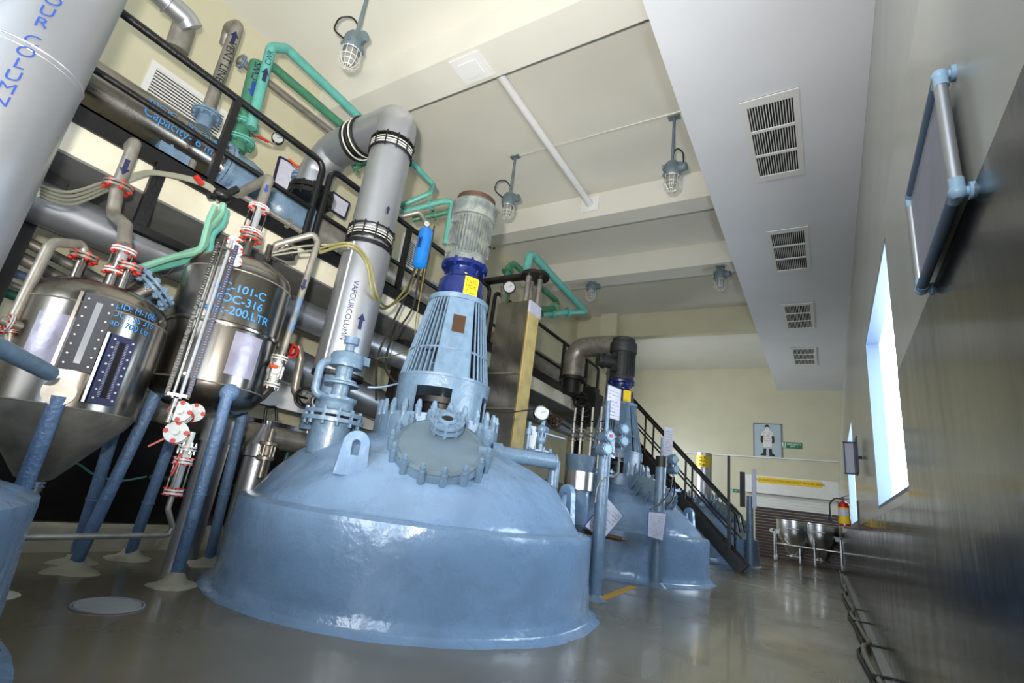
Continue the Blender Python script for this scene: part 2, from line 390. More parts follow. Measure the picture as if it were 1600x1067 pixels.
# roller shutter
z1 = P(1163, 741, Y=BY).z; xl = P(1180, 800, Y=BY).x; xr = .33
zs = P(1182, 793, Y=BY).z
d = struct('door_1', B().box(((xl+xr)/2, BY-.012, (zs+z1-.4)/2), (xr-xl, .024, z1-.4-zs)), 'shut', 'roller shutter, white above and dark brown below')
b = B(); z = zs
while z < z1-.4: b.box(((xl+xr)/2, BY-.035, z+.05), (xr-xl, .03, .075)); z += .11
struct('shutter_slats', b, 'shut', None, parent=d)
b = B(); z = .0
while z < zs-.02: b.box(((xl+xr)/2, BY-.03, z+.05), (xr-xl, .04, .085)); z += .11
struct('lower_slats', b, 'shutd', 'dark brown lower slats', parent=d)
p0 = P(1163, 741, Y=BY-.3); p1 = P(1310, 753, Y=BY-.3); p2 = P(1166, 768, Y=BY-.3)
bx = T('shutter_housing', 'white shutter housing box with a yellow lettered strip on the far wall', 'shutter box', ((p0.x+p1.x)/2, BY, p2.z))
B().box(((p0.x+p1.x)/2, BY-.2, (p0.z+p2.z)/2), (p1.x-p0.x, .4, p0.z-p2.z)).go('housing', 'shut', bx, 0)
a = P(1184, 749, Y=BY-.41); c = P(1284, 758, Y=BY-.41); cc = (a+c)/2; hh = .22
B().box((cc.x, BY-.405, cc.z), (c.x-a.x, .012, hh)).go('yellow_strip', 'yellow', bx, 0)
textmesh('AUTHORIZED PERSONS ONLY IN THIS AREA', .118, planemap((cc.x, BY-.415, cc.z), (1, 0, 0), (0, 0, 1)), 'lettering', 'pinkt', bx)

# ================================================================== THE WALKWAY
WKX = -5.3
wk = T('mezzanine_walkway', 'raised concrete walkway with a black toe plate along the left wall', 'walkway', (-6.15, 3.5, 0))
B().box((-6.445, 5.3, 3.335), (2.29, 17, .27)).go('slab', 'slab', wk, 0)
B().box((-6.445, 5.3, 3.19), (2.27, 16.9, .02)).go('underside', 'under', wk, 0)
B().box((WKX, 5.3, 3.56), (.06, 17, .18)).box((WKX-.03, 5.3, 3.64), (.12, 17, .02)).go('toe_plate', 'black', wk, 0)
for yy in (-2.6, 1.0, 5.8, 8.6, 13.2):
    B().box((-5.9, yy, 1.6), (.18, .18, 3.2)).box((-5.9, yy, 3.1), (.3, .3, .1)).go('column', 'dark', wk, 0)
TOPZ, MIDZ = 4.68, 4.02
def railing(name, label, y0, y1, posts, mids=(MIDZ,)):
    t = T(name, label, 'railing', (WKX, y0, 3.6), 'walkway railings')
    B().tube([(WKX, y0, 3.65), (WKX, y0, TOPZ), (WKX, y1, TOPZ), (WKX, y1, 3.65)], .040, bend=.14).go('top_rail', 'black', t)
    for z in mids: B().tube([(WKX, y0, z), (WKX, y1, z)], .032).go('middle_rail', 'black', t)
    for y in posts: B().box((WKX, y, (3.6+TOPZ)/2), (.07, .07, TOPZ-3.6)).go('post', 'black', t, 0)
    return t
ry = lambda x, y: P(x, y, X=WKX).y
railing('guard_railing', 'black tube railing in front of the nearest horizontal condenser', -2.5, ry(505, 262), [-1.2, ry(369, 165)])
railing('guard_railing', 'black tube railing between the big vapour column and the steel mast', ry(517, 272), ry(770, 455)-.1, [ry(640, 360)])
railing('guard_railing', 'black tube railing beyond the steel mast up to the stair head', ry(770, 455)+.1, 12.75, [ry(838, 505), ry(883, 535), ry(918, 560)])
# hanging pipe bracket below the walkway edge
a = P(247, 275, X=-5.22); c = P(203, 352, X=-5.22)
hb = T('pipe_bracket', 'black angle bracket hanging below the walkway edge beside the grey wiggly vent pipe', 'bracket', (-5.22, a.y, c.z))
B().box((-5.22, a.y, (3.5+c.z)/2), (.06, .10, 3.5-c.z)).go('hanger', 'black', hb, 0)
B().box((-5.22, a.y+.55, c.z), (.09, 1.35, .07)).go('arm', 'black', hb, 0)

# stair from the walkway down into the aisle
st = T('steel_stair', 'black steel stair with open treads coming down between the second and third blue vessels', 'stair', (-1.66, 13.4, 0))
ya, yb = 13.0, 13.75; xa, za = -5.15, 3.45; xb = -1.66
for yy in (ya, yb): B().bar((xa, yy, za), (xb, yy, .06), .05, .26, up=(0, 0, 1)).go('stringer', 'black', st, 0)
n = 14
for k in range(n):
    f = (k+.5)/n; B().box((xa+(xb-xa)*f, (ya+yb)/2, za+(.0-za)*f+.02), (.24, yb-ya-.06, .03)).go('tread', 'black', st, 0)
for yy in (ya, yb):
    B().tube([(xa, yy, za+1.15), (xb-.1, yy, 1.22), (xb-.02, yy, .85)], .03, bend=.1).go('handrail', 'black', st)
    B().tube([(xa, yy, za+.62), (xb-.1, yy, .70)], .022).go('middle_rail', 'black', st)
    for f in (.02, .34, .64, .93): B().cyl((xa+(xb-xa)*f, yy, za*(1-f)), (xa+(xb-xa)*f, yy, za*(1-f)+1.13), .026, seg=10).go('post', 'black', st)
p = P(1139, 712, Y=13.0); zb_ = za*(1-(p.x-xa)/(xb-xa))+.1
tag(B().box((p.x, 12.98, (p.z+zb_)/2), (.06, .06, p.z-zb_)).go('upright_bar', 'black', None, 0), 'tall thin black upright bar standing on the lower part of the stair', 'bar')

# ================================================================== CEILING FITTINGS
GR = [(6.21, 8.16, 'largest air grille in the soffit, nearest the camera'), (9.88, 11.85, 'second air grille in the soffit'), (13.74, 15.73, 'third air grille in the soffit'), (17.45, 19.43, 'farthest and smallest air grille in the soffit')]
for i, (y0, y1, lb) in enumerate(GR):
    x0, x1 = -.80, -.07
    g = T('air_grille', lb, 'air vent', ((x0+x1)/2, (y0+y1)/2, SOF), 'soffit air grilles')
    B().box(((x0+x1)/2, (y0+y1)/2, SOF-.002), (x1-x0, y1-y0, .01)).go('backing', 'dgap', g, 0)
    f = B()
    for (cx, cy, sx, sy) in ((x0+.04, (y0+y1)/2, .08, y1-y0), (x1-.04, (y0+y1)/2, .08, y1-y0), ((x0+x1)/2, y0+.07, x1-x0-.16, .14), ((x0+x1)/2, y1-.07, x1-x0-.16, .14), ((x0+x1)/2, y0+(y1-y0)*.35, x1-x0-.16, .05), ((x0+x1)/2, y0+(y1-y0)*.65, x1-x0-.16, .05)): f.box((cx, cy, SOF-.015), (sx, sy, .02))
    f.go('frame', 'white', g, 0)
    s = B()
    for k in range(1, 17): s.box((x0+.07+(x1-x0-.14)*k/17, (y0+y1)/2, SOF-.012), (.011, y1-y0-.24, .004))
    s.go('slats', 'white', g, 0)
    if i < 2: textmesh('RE 14', .085, planemap((x0+.035, (y0+y1)/2-.1, SOF-.026), (0, -1, 0), (1, 0, 0), .002), 'lettering', 'ink', g)
# wall grilles on the left wall above the walkway
for (c0, c1, lb) in (((243, 112), (335, 222), 'slatted wall grille above the nearest horizontal condenser'), ((632, 380), (662, 420), 'small slatted wall grille glimpsed behind the railing')):
    a = P(*c0, X=LX+.02); c = P(*c1, X=LX+.02); yc, zc = (a.y+c.y)/2, (a.z+c.z)/2; hy = abs(c.y-a.y)/2; hz = .28
    g = T('wall_grille', lb, 'air vent', (LX+.02, yc, zc))
    B().box((LX+.01, yc, zc), (.02, 2*hy+.16, 2*hz+.16)).go('frame', 'white', g, 0)
    B().box((LX+.022, yc, zc), (.01, 2*hy, 2*hz)).go('backing', 'dgap', g, 0)
    s = B()
    for k in range(12): s.box((LX+.032, yc, zc-hz+(k+.5)*2*hz/12), (.02, 2*hy, .022))
    s.go('slats', 'white', g, 0)
# white brace tube below the ceiling, access plate
a = P(780, 118, Z=7.35); c = Vector((a.x, 8.86, 7.33))
br = T('brace_tube', 'white brace tube spanning between the two ceiling beams', 'tube', a)
B().cyl((a.x, 4.74, 7.38), c, .075, seg=16).go('tube', 'white', br); B().box((a.x, 8.845, 7.33), (.42, .03, .36)).hexes((a.x, 8.84, 7.33), .17, 4, .02, .02, (0, -1, 0), PI/4).go('end_plate', 'white', br, 0)
q = [P(702, 100, Z=BM-.01), P(738, 82, Z=BM-.01), P(775, 108, Z=BM-.01), P(728, 128, Z=BM-.01)]
cc = sum(q, Vector())/4
pl = T('access_plate', 'white square access plate on the underside of the nearest ceiling beam', 'plate', cc)
B().box((cc.x, 4.44, BM-.012), (.52, .46, .02)).go('plate', 'white', pl, 0); B().box((cc.x, 4.44, BM-.028), (.30, .26, .016)).go('raised_panel', 'white', pl, 0)
q = P(910, 366, Y=9.2)
cw = T('conduit_run', 'thin pale conduit run across the ceiling linking two hanging lamps', 'conduit', (-5.2, 7.1, CE))
B().tube([(-5.2, 7.1, CE-.015), (SX, 7.1, CE-.015)], .013, seg=6).go('conduit', 'wire', cw)
def lamp(label, x, y, ceil_z, z, side=-1, grp='caged ceiling lamps', k=1.0):
    t = T('caged_lamp', label, 'lamp', (x, y, z), grp)
    B().cyl((x, y, z+.05), (x, y, ceil_z), .025*k, seg=10).box((x, y, ceil_z-.02), (.2*k, .1*k, .03)).go('drop_rod', 'lampb', t)
    B().lathe([(.03, .16), (.10, .13), (.135, .06), (.14, -.10), (.12, -.14)], (x, y, z), seg=16).cyl((x+.1, y, z), (x+.24, y-.02, z), .07, seg=12).box((x, y, z+.06), (.31, .1, .08)).hexes((x, y, z-.1), .14, 6, .018, .05, (0, 0, 1)).go('housing', 'lampb', t)
    B().lathe([(.09, -.12), (.095, -.2), (.085, -.30), (.05, -.36), (.001, -.38)], (x, y, z), seg=16).go('globe', 'globe', t)
    c = B()
    for a in range(6):
        th = PI*a/6; u = Vector((math.cos(th), math.sin(th), 0)); pts = []
        for q in range(15):
            s = PI*q/14; pts.append(Vector((x, y, z-.14)) + u*.135*math.cos(s)*(1 if True else 0) + Vector((0, 0, -.14 if 0 < q < 14 else 0)) + Vector((0, 0, -.15*math.sin(s))))
        c.tube(pts, .005, seg=5)
    for zz, rr in ((-.16, .137), (-.28, .135), (-.34, .115), (-.40, .075)): c.ring((x, y, z+zz), rr, .005, seg=20, ts=5)
    c.go('wire_cage', 'wire', t)
    d = Vector((.8, .55, 0))*side
    p0 = Vector((x, y, z+.3)); pts = [p0, p0+d*.12+Vector((0, 0, .16)), p0+d*.3+Vector((0, 0, .1)), p0+d*.33-Vector((0, 0, .12)), Vector((x, y, z+.04))+d*.13]
    B().tube(pts, .012, bend=.12, seg=7).go('cable', 'rubber', t)
    return t
lamp('caged bulkhead lamp hanging top centre left, nearest of the hanging lamps', -5.15, 3.05, CE, 6.45)
lamp('caged lamp hanging from the ceiling above the grey motor', -5.15, 7.1, CE, 6.55)
lamp('caged lamp hanging close to the edge of the soffit', -1.97, 7.2, CE, 6.50, side=.6)
lamp('small caged lamp fixed under the far ceiling beam above the second bent duct', -5.4, 12.0, BM, 6.85, side=.3)
lamp('small dark caged lamp under the far ceiling beam beside the soffit', -1.98, 11.9, BM, 6.75, side=.3)

# ================================================================== BLUE VESSELS
PROF = [(1.745, 0), (1.69, .03), (1.665, .10), (1.655, .3), (1.65, .64), (1.645, .674), (1.60, .695), (1.545, .70), (1.48, .80), (1.38, .92), (1.22, 1.07), (1.02, 1.20), (.82, 1.30), (.68, 1.37), (.60, 1.40), (.05, 1.44)]
def ipro(p, n=5):
    out = []
    for i in range(len(p)-1):
        for k in range(n): out.append((p[i][0]+(p[i+1][0]-p[i][0])*k/n, p[i][1]+(p[i+1][1]-p[i][1])*k/n))
    out.append(p[-1]); return out
def vessel(cx, cy, label, seed, detail=True, seg=120, prof=PROF):
    t = T('reactor_vessel', label, 'vessel', (cx, cy, 0), 'blue domed vessels')
    def wob(p):
        q = p - Vector((cx, cy, 0)); r = math.hypot(q.x, q.y)
        if r < .1: return p
        f = noise.noise(Vector((q.x*1.6, q.y*1.6, q.z*2.2))+Vector((seed, 0, 0)))*.045 + noise.noise(q*5+Vector((seed, 3, 0)))*.012
        if p.z < .002: f = abs(f)*1.6
        elif p.z < .62: f *= .35
        elif p.z < .72: f *= .25
        return p + Vector((q.x/r*f, q.y/r*f, f*.6 if p.z > .75 else 0))
    B().lathe(ipro(prof), (cx, cy, 0), seg=seg, fn=wob).go('shell', 'blue', t, 50)
    # ring of clamps round the agitator mount
    B().cyl((cx, cy, 1.34), (cx, cy, 1.54), .63, seg=40).cyl((cx, cy, 1.54), (cx, cy, 1.58), .60, seg=40).go('mounting_flange', 'bluef', t)
    return t
def clampset(t, c, ax, R, n, h, r, ph=0, skip=(), m='bluef', name='clamp', depth=0):
    m3 = basis(ax); c = Vector(c); me = None; ax = Vector(ax).normalized()
    for k in range(n):
        if k in skip: continue
        p = c + m3 @ Vector((R*math.cos(2*PI*k/n+ph), R*math.sin(2*PI*k/n+ph), 0))
        if me is None:
            o0 = world_loc(t); b = B()
            b.lathe([(r*.7, -h*.5), (r*1.0, -h*.46), (r*1.0, h*.22), (r*.8, h*.26)], o0, ax, seg=12)
            b.cyl(o0+ax*h*.24, o0+ax*h*.33, r*1.05, seg=6); b.cyl(o0+ax*h*.33, o0+ax*h*.42, r*.8, seg=6); b.lathe([(r*.6, h*.40), (r*.6, h*.47), (r*.45, h*.5)], o0, ax, seg=8)
            ob = b.go(name, m, t); me = ob.data
        else:
            ob = bpy.data.objects.new(name, me); COL.objects.link(ob); ob.parent = t
        ob.location = p - world_loc(t)
R1 = (-3.395, 4.034)
v1 = vessel(R1[0], R1[1], 'largest blue domed vessel in the middle, lumpy glossy paint, with the round manhole lid', 0)
clampset(v1, (R1[0], R1[1], 1.55), (0, 0, 1), .60, 26, .30, .032)
# manhole, tilted towards the aisle
h = Vector((.645, -.765, 0)); n_ = (h*math.sin(R_(40)) + Vector((0, 0, math.cos(R_(40))))).normalized()
mc = P(688, 699, X=-2.66)
B().lathe([(.42, -.46), (.37, -.28), (.35, -.20), (.35, -.10)], mc, n_, seg=40).go('manhole_neck', 'blue', v1)
B().cyl(mc-n_*.17, mc-n_*.06, .365, seg=44).cyl(mc-n_*.055, mc, .385, seg=44).go('manhole_flange', 'bluef', v1)
ml = B().lathe([(.375, 0), (.375, .02), (.345, .03), (.335, .018), (.20, .032), (.001, .04)], mc, n_, seg=44).go('manhole_lid', 'lidc', v1)
sn = mc + n_*.03 + Vector((.01, .02, 0)) + (n_.cross(h.cross((0, 0, 1)))).normalized()*(-.17)
B().cyl(sn, sn+n_*.10, .095, seg=20).go('sight_neck', 'bluef', ml)
flange(ml, sn+n_*.10, n_, .15, t=.022, gap=.03, nb=8, m='bluef', bm_='bluef', name='sight_flange', br=.017, sep=False)
B().ring(sn+n_*.145, .065, .018, n_).go('sight_ring', 'bluef', ml); B().cyl(sn+n_*.135, sn+n_*.142, .06, seg=20).go('sight_glass', 'dark', ml)
clampset(v1, mc-n_*.06, n_, .392, 15, .34, .030, ph=.25, skip=(), name='manhole_clamp')
# swing arm beside the lid
hx = h.cross(Vector((0, 0, 1))).normalized()
B().bar(mc+hx*(-.36)-n_*.1, mc+hx*(-.36)+n_*.05, .10, .05).go('hinge_lug', 'bluef', v1, 0)
# lifting lugs
def lug(t, c, face, s=1):
    f = Vector(face).normalized(); u = Vector((0, 0, 1)).cross(f).normalized(); c = Vector(c)
    b = B(); outer = []; inner = []
    for k in range(17):
        th = PI*k/16; outer.append((math.cos(th)*.15*s, math.sin(th)*.15*s))
    outer = [(.19*s, -.36*s)] + outer + [(-.19*s, -.36*s)]
    inner = [(.045*s, -.13*s)] + [(math.cos(PI*k/16)*.05*s, math.sin(PI*k/16)*.05*s) for k in range(17)] + [(-.045*s, -.13*s)]
    rings = [[c + u*a + Vector((0, 0, 1))*z_ + f*d for a, z_ in pp] for pp, d in ((outer, -.025), (outer, .025), (inner, .025), (inner, -.025))]
    b.rings(rings, loop=True, closed_ends=False)
    return b.go('lifting_lug', 'blue', t, 30)
lug(v1, P(556, 694, X=-3.05), (.9, -.55, .15), .66)
c = Vector((R1[0]+1.18, R1[1]+.75, 1.02)); lug(v1, c, (.55, .83, .1), .8)
# stub nozzle pointing out over the dome on the right
a = P(782, 708, X=-2.75); c = P(868, 722, X=-2.35)
s_ = T('dome_nozzle', 'blue pipe stub lying over the right shoulder of the largest vessel', 'nozzle', a)
B().cyl(a, c, .075, seg=20).cyl(a-(c-a)*.18, a, .10, seg=20).cyl(c-(c-a).normalized()*.02, c, .082, seg=20).go('pipe_stub', 'bluef', s_)
B().cyl(c+Vector((-.06, .1, -.35)), c+Vector((-.06, .1, .02)), .06, seg=16).go('support_neck', 'bluef', s_); B().panel([a+Vector((0, 0, -.28)), a+Vector((.1, .1, -.28)), a+Vector((.1, .1, .05)), a+Vector((-.05, -.05, .05))], .03).go('gusset', 'bluef', s_, 0)
R0C, R2C, R3C = (-3.45, -.63), (-3.33, 9.2), (-3.30, 16.2)
PROF0 = PROF[:6] + [(1.60, .69), (1.45, .72), (1.20, .76), (1.0, .84), (.8, 1.0), (.6, 1.2), (.05, 1.3)]
v0 = vessel(R0C[0], R0C[1], 'blue domed vessel cut off at the lower left edge of the picture', 7, prof=PROF0)
v2 = vessel(R2C[0], R2C[1], 'second blue domed vessel, behind the largest one', 11)
v3 = vessel(R3C[0], R3C[1], 'third blue domed vessel, farthest away beyond the stair', 17, seg=80)
for v, c in ((v2, R2C), (v3, R3C)):
    clampset(v, (c[0], c[1], 1.62), (0, 0, 1), .585, 22, .34, .030)
    m_ = Vector((c[0], c[1], 1.36)) + Vector((.86, -.4, 0)); nn = (Vector((.9, -.42, 0))*.6+Vector((0, 0, .8))).normalized()
    B().cyl(m_-nn*.3, m_-nn*.05, .33, seg=30).cyl(m_-nn*.05, m_, .37, seg=30).go('manhole_flange', 'bluef', v); B().lathe([(.36, 0), (.34, .03), (.001, .05)], m_, nn, seg=30).go('manhole_lid', 'lidc', v)
    clampset(v, m_-nn*.03, nn, .37, 12, .26, .028, name='manhole_clamp')
    a = Vector((c[0]+.75, c[1]+.9, 1.34)); B().cyl(a-Vector((0, 0, .2)), a+Vector((0, 0, .1)), .16, seg=20).cyl(a+Vector((0, 0, .1)), a+Vector((0, 0, .14)), .24, seg=24).hexes(a+Vector((0, 0, .12)), .2, 8, .02, .05, (0, 0, 1)).go('nozzle', 'bluef', v)
    a = Vector((c[0]+.1, c[1]-1.0, 1.34)); B().cyl(a-Vector((0, 0, .2)), a+Vector((0, 0, .12)), .16, seg=20).cyl(a+Vector((0, 0, .12)), a+Vector((0, 0, .16)), .24, seg=24).cyl(a+Vector((0, 0, .19)), a+Vector((0, 0, .23)), .24, seg=24).hexes(a+Vector((0, 0, .14)), .2, 8, .02, .12, (0, 0, 1)).go('nozzle', 'bluef', v)
    lug(v, (c[0]+1.25, c[1]+.4, 1.06), (.5, .85, .1), .7)

# ================================================================== AGITATOR DRIVES
def agitator(cx, cy, label, dark=False):
    t = T('agitator_drive', label, 'agitator', (cx, cy, 1.55), 'agitator drives')
    a0 = math.atan2(-cy, -cx) + (0 if not dark else .12); O = Vector((cx, cy, 0))
    def arc(r0, r1, z0, z1, b0, b1, th=.02, n=10):
        b = B(); rings = []
        for k in range(n+1):
            a = a0 + b0+(b1-b0)*k/n; u = Vector((math.cos(a), math.sin(a), 0))
            rings.append([O+u*(r0-th)+Vector((0, 0, z0)), O+u*r0+Vector((0, 0, z0)), O+u*r1+Vector((0, 0, z1)), O+u*(r1-th)+Vector((0, 0, z1))])
        b.rings(rings); return b
    for k in range(4): arc(.48, .48, 1.55, 1.87, R_(10+90*k), R_(56+90*k)).go('skirt_leg', 'bluef', t)
    B().lathe([(.46, 1.86), (.48, 1.86), (.48, 1.97), (.485, 1.975), (.485, 2.0), (.30, 2.0), (.30, 1.98), (.46, 1.96)], O, seg=48).go('skirt_band', 'bluef', t)
    B().cyl((cx, cy, 1.55), (cx, cy, 1.80), .22, seg=24).cyl((cx, cy, 1.74), (cx, cy, 1.80), .30, seg=24).go('shaft_seal', 'dark', t)
    B().cyl((cx, cy, 1.8), (cx, cy, 2.9), .06, seg=12).cyl((cx, cy, 2.3), (cx, cy, 2.5), .11, seg=16).go('shaft', 'dark', t)
    for k in range(3):
        al = a0 + 2*PI*k/3 + .10; u = Vector((math.cos(al), math.sin(al), 0)); s = Vector((-u.y, u.x, 0))
        r0, r1, z0, z1 = .45, .29, 2.0, 2.88; w0, w1 = .17, .125
        b = B().panel([O+u*r0-s*w0+Vector((0, 0, z0)), O+u*r0+s*w0+Vector((0, 0, z0)), O+u*r1+s*w1+Vector((0, 0, z1)), O+u*r1-s*w1+Vector((0, 0, z1))], .018)
        for sg in (-1, 1):
            b.panel([O+u*r0+s*w0*sg+Vector((0, 0, z0)), O+u*(r0-.13)+s*w0*sg+Vector((0, 0, z0)), O+u*(r1-.10)+s*w1*sg+Vector((0, 0, z1)), O+u*r1+s*w1*sg+Vector((0, 0, z1))], .016)
        pl = b.go('lantern_leg', 'bluef', t, 0)
        if k == 0 and not dark:
            q = O+u*(r1+(r0-r1)*.35+.014)+Vector((0, 0, 2.56)); vv = (u*(r1-r0)+Vector((0, 0, z1-z0))).normalized()
            B().box(q, (.005, .13, .20), rot=Matrix((u, s, vv)).transposed()).go('name_plate', 'copper', pl, 0)
    B().lathe([(.24, 2.86), (.33, 2.86), (.335, 2.91), (.24, 2.91)], O, seg=40).go('lantern_top_ring', 'bluef', t)
    me = 0
    rods = []
    for k in range(48):
        al = 2*PI*k/48; d = (al - .10) % (2*PI/3); d = min(d, 2*PI/3-d)
        if d < .42: continue
        al += a0; u = Vector((math.cos(al), math.sin(al), 0))
        B().cyl(O+u*.455+Vector((0, 0, 1.99)), O+u*.30+Vector((0, 0, 2.88)), .009, seg=6).go('guard_rod', 'bluef', t)
    for z, r in ((2.28, .408),): B().ring((cx, cy, z), r, .012, seg=40).go('guard_hoop', 'bluef', t)
    nv = 'navy' if not dark else 'navy'
    g = B().lathe([(.255, 2.91), (.255, 3.13), (.235, 3.16), (.18, 3.19), (.165, 3.26), (.175, 3.30), (.26, 3.31), (.265, 3.35), (.20, 3.355)], O, seg=36).hexes((cx, cy, 3.33), .235, 8, .016, .05, (0, 0, 1), .2, .05).go('gearbox', nv, t)
    B().sph(O+Vector((math.cos(a0+.1)*.2, math.sin(a0+.1)*.2, 3.2)), .025).go('filler_plug', 'steel', g)
    al = a0+.42
    fm = cylmap(O+Vector((0, 0, 3.03)), (0, 0, 1), .256, (math.cos(al), math.sin(al), 0), e=.003)
    b = B()
    rings = [[fm(-.085+.17*k/8, -.115) for k in range(9)], [fm(-.085+.17*k/8, .115) for k in range(9)]]
    b.add(rings[0]+rings[1], [(k, k+1, k+10, k+9) for k in range(8)]); lb = b.go('yellow_label', 'yellow', g)
    if not dark: textmesh('Eq.ID\nMOC\nCap-', .062, cylmap(O+Vector((0, 0, 3.03)), (0, 0, 1), .257, (math.cos(al), math.sin(al), 0), e=.006), 'lettering', 'inkk', lb)
    mm = 'motor' if not dark else 'motord'
    mo = B().lathe([(.20, 3.36), (.235, 3.37), (.235, 3.43), (.225, 3.44), (.225, 3.93), (.24, 3.94), (.24, 4.12), (.20, 4.13)], O, seg=36).go('motor', mm, t)
    me = None
    for k in range(40):
        al = 2*PI*k/40
        if 9 <= k <= 12: continue
        u = Vector((math.cos(al+a0), math.sin(al+a0), 0))
        if dark and k % 2: continue
        B().bar(O+u*.235+Vector((0, 0, 3.46)), O+u*.235+Vector((0, 0, 3.91)), .006, .035, up=u).go('cooling_fin', mm, mo, 0)
    B().lathe([(.262, 3.93), (.267, 3.95), (.267, 4.12), (.235, 4.16)], O, seg=36).go('fan_cowl', mm, mo)
    B().lathe([(.20, 4.13), (.225, 4.14), (.23, 4.22), (.18, 4.25), (.001, 4.26)], O, seg=30).go('rain_cap', 'rust' if not dark else 'motord', mo)
    for z in (3.55, 3.83):
        al = a0-.75; u = Vector((math.cos(al), math.sin(al), 0)); B().cyl(O+u*.2+Vector((0, 0, z)), O+u*.29+Vector((0, 0, z)), .03, seg=6).box(O+u*.25+Vector((0, 0, z)), (.10, .10, .09), z=al).go('lifting_boss', mm, mo, 0)
    if dark:
        al = a0-1.3; u = Vector((math.cos(al), math.sin(al), 0)); c = O+Vector((0, 0, 3.72))
        B().cyl(c+u*.15, c+u*.52, .13, seg=16).cyl(c+u*.38, c+u*.42, .16, seg=16).go('terminal_box', mm, mo)
    else:
        al = a0+1.25; u = Vector((math.cos(al), math.sin(al), 0)); B().ring(O+u*.28+Vector((0, 0, 3.62)), .03, .01, (0, 0, 1)).go('lifting_eye', 'dark', mo)
    return t
agitator(R1[0], R1[1], 'agitator drive on the largest vessel: grey finned motor, navy gearbox and light blue lantern frame')
agitator(R2C[0], R2C[1], 'dark motor and gearbox on a blue lantern frame, on the second vessel', True)

# ================================================================== VAPOUR COLUMNS
def band(t, c, ax, r, w=.11, name='expansion_joint', cageh=True):
    c = Vector(c); ax = Vector(ax).normalized()
    j = B().cyl(c-ax*w/2, c+ax*w/2, r*.97, seg=32).cyl(c-ax*w*.62, c-ax*w*.5, r*1.07, seg=32).cyl(c+ax*w*.5, c+ax*w*.62, r*1.07, seg=32).go(name, 'black', t)
    b = B()
    for k in (-.3, -.05, .2): b.ring(c+ax*w*k, r*1.03, .006, ax, seg=32, ts=5)
    b.go('wire_hoops', 'wire', j)
    m3 = basis(ax); b = B()
    for k in range(12):
        u = m3 @ Vector((math.cos(PI*k/6), math.sin(PI*k/6), 0)); b.cyl(c+u*r*1.05-ax*w*.75, c+u*r*1.05+ax*w*.75, .009, seg=6)
    b.go('tie_rods', 'dark', j)
    return j
CX, CY, CR = -4.15, 3.27, .25
zb = 1.86; zj1 = P(578, 372, X=CX).z; zs_ = P(585, 398, X=CX).z; zj2 = P(612, 236, X=CX).z; zt = 4.98
vc = T('vapour_column', 'tall aluminium clad vapour column with a bent top on the largest vessel', 'pipe column', (CX, CY, 1.4), 'vapour columns')
B().cyl((CX, CY, zb), (CX, CY, zs_-.02), CR, seg=40).go('lower_section', 'clad', vc)
B().cyl((CX, CY, zs_+.03), (CX, CY, zj1), CR*.9, seg=40).go('middle_section', 'clad', vc)
B().cyl((CX, CY, zs_-.02), (CX, CY, zs_+.03), CR*1.03, seg=40).go('clamp_band', 'black', vc)
B().cyl((CX, CY, zj1), (CX, CY, zj2), CR*.93, seg=40).go('upper_section', 'clad', vc)
band(vc, (CX, CY, zj1), (0, 0, 1), CR*.95, .13); band(vc, (CX, CY, zj2), (0, 0, 1), CR*.95, .13)
elb = [(CX, CY, zj2+.02), (CX, CY, zt), (-4.72, 3.30, 5.00)]
B().tube(elb, CR*.92, bend=.12, seg=32).go('top_elbow', 'clad', vc)
B().cyl((-4.70, 3.30, 5.0), (-4.98, 3.31, 4.99), CR*.80, seg=28).ring((-4.74, 3.3, 5), CR*.95, .02, (-1, 0, 0)).ring((-4.84, 3.3, 5), CR*.88, .025, (-1, 0, 0)).ring((-4.94, 3.31, 4.99), CR*.95, .02, (-1, 0, 0)).go('rubber_bellows', 'black', vc)
B().ring((-4.78, 3.3, 5), CR*.98, .010, (-1, 0, 0)).ring((-4.90, 3.31, 5), CR*.98, .010, (-1, 0, 0)).go('bellows_hoops', 'wire', vc)
B().tube([(-4.96, 3.31, 4.99), (-5.35, 3.33, 4.98), (-5.62, 3.34, 4.75), (-5.66, 3.36, 4.45)], CR*.92, bend=.25, seg=32).go('rear_elbow', 'clad', vc)
B().cyl((-5.66, 3.36, 4.38), (-5.66, 3.36, 4.45), CR*1.15, seg=30).cyl((-5.66, 3.36, 4.30), (-5.66, 3.36, 4.36), CR*1.15, seg=30).hexes((-5.66, 3.36, 4.37), CR*1.05, 12, .02, .10, (0, 0, 1), both=.1).go('rear_flange', 'black', vc)
B().lathe([(CR*.9, zb-.01), (CR*1.02, zb-.01), (CR*1.02, zb+.03), (CR*.9, zb+.03)], (CX, CY, 0), seg=36).go('bottom_trim', 'black', vc)
B().cyl((CX, CY, 1.15), (CX, CY, zb+.05), .15, seg=24).cyl((CX, CY, 1.30), (CX, CY, 1.36), .24, seg=28).cyl((CX, CY, 1.37), (CX, CY, 1.42), .24, seg=28).hexes((CX, CY, 1.36), .20, 10, .02, .09, (0, 0, 1), both=.06).go('base_nozzle', 'bluef', vc)
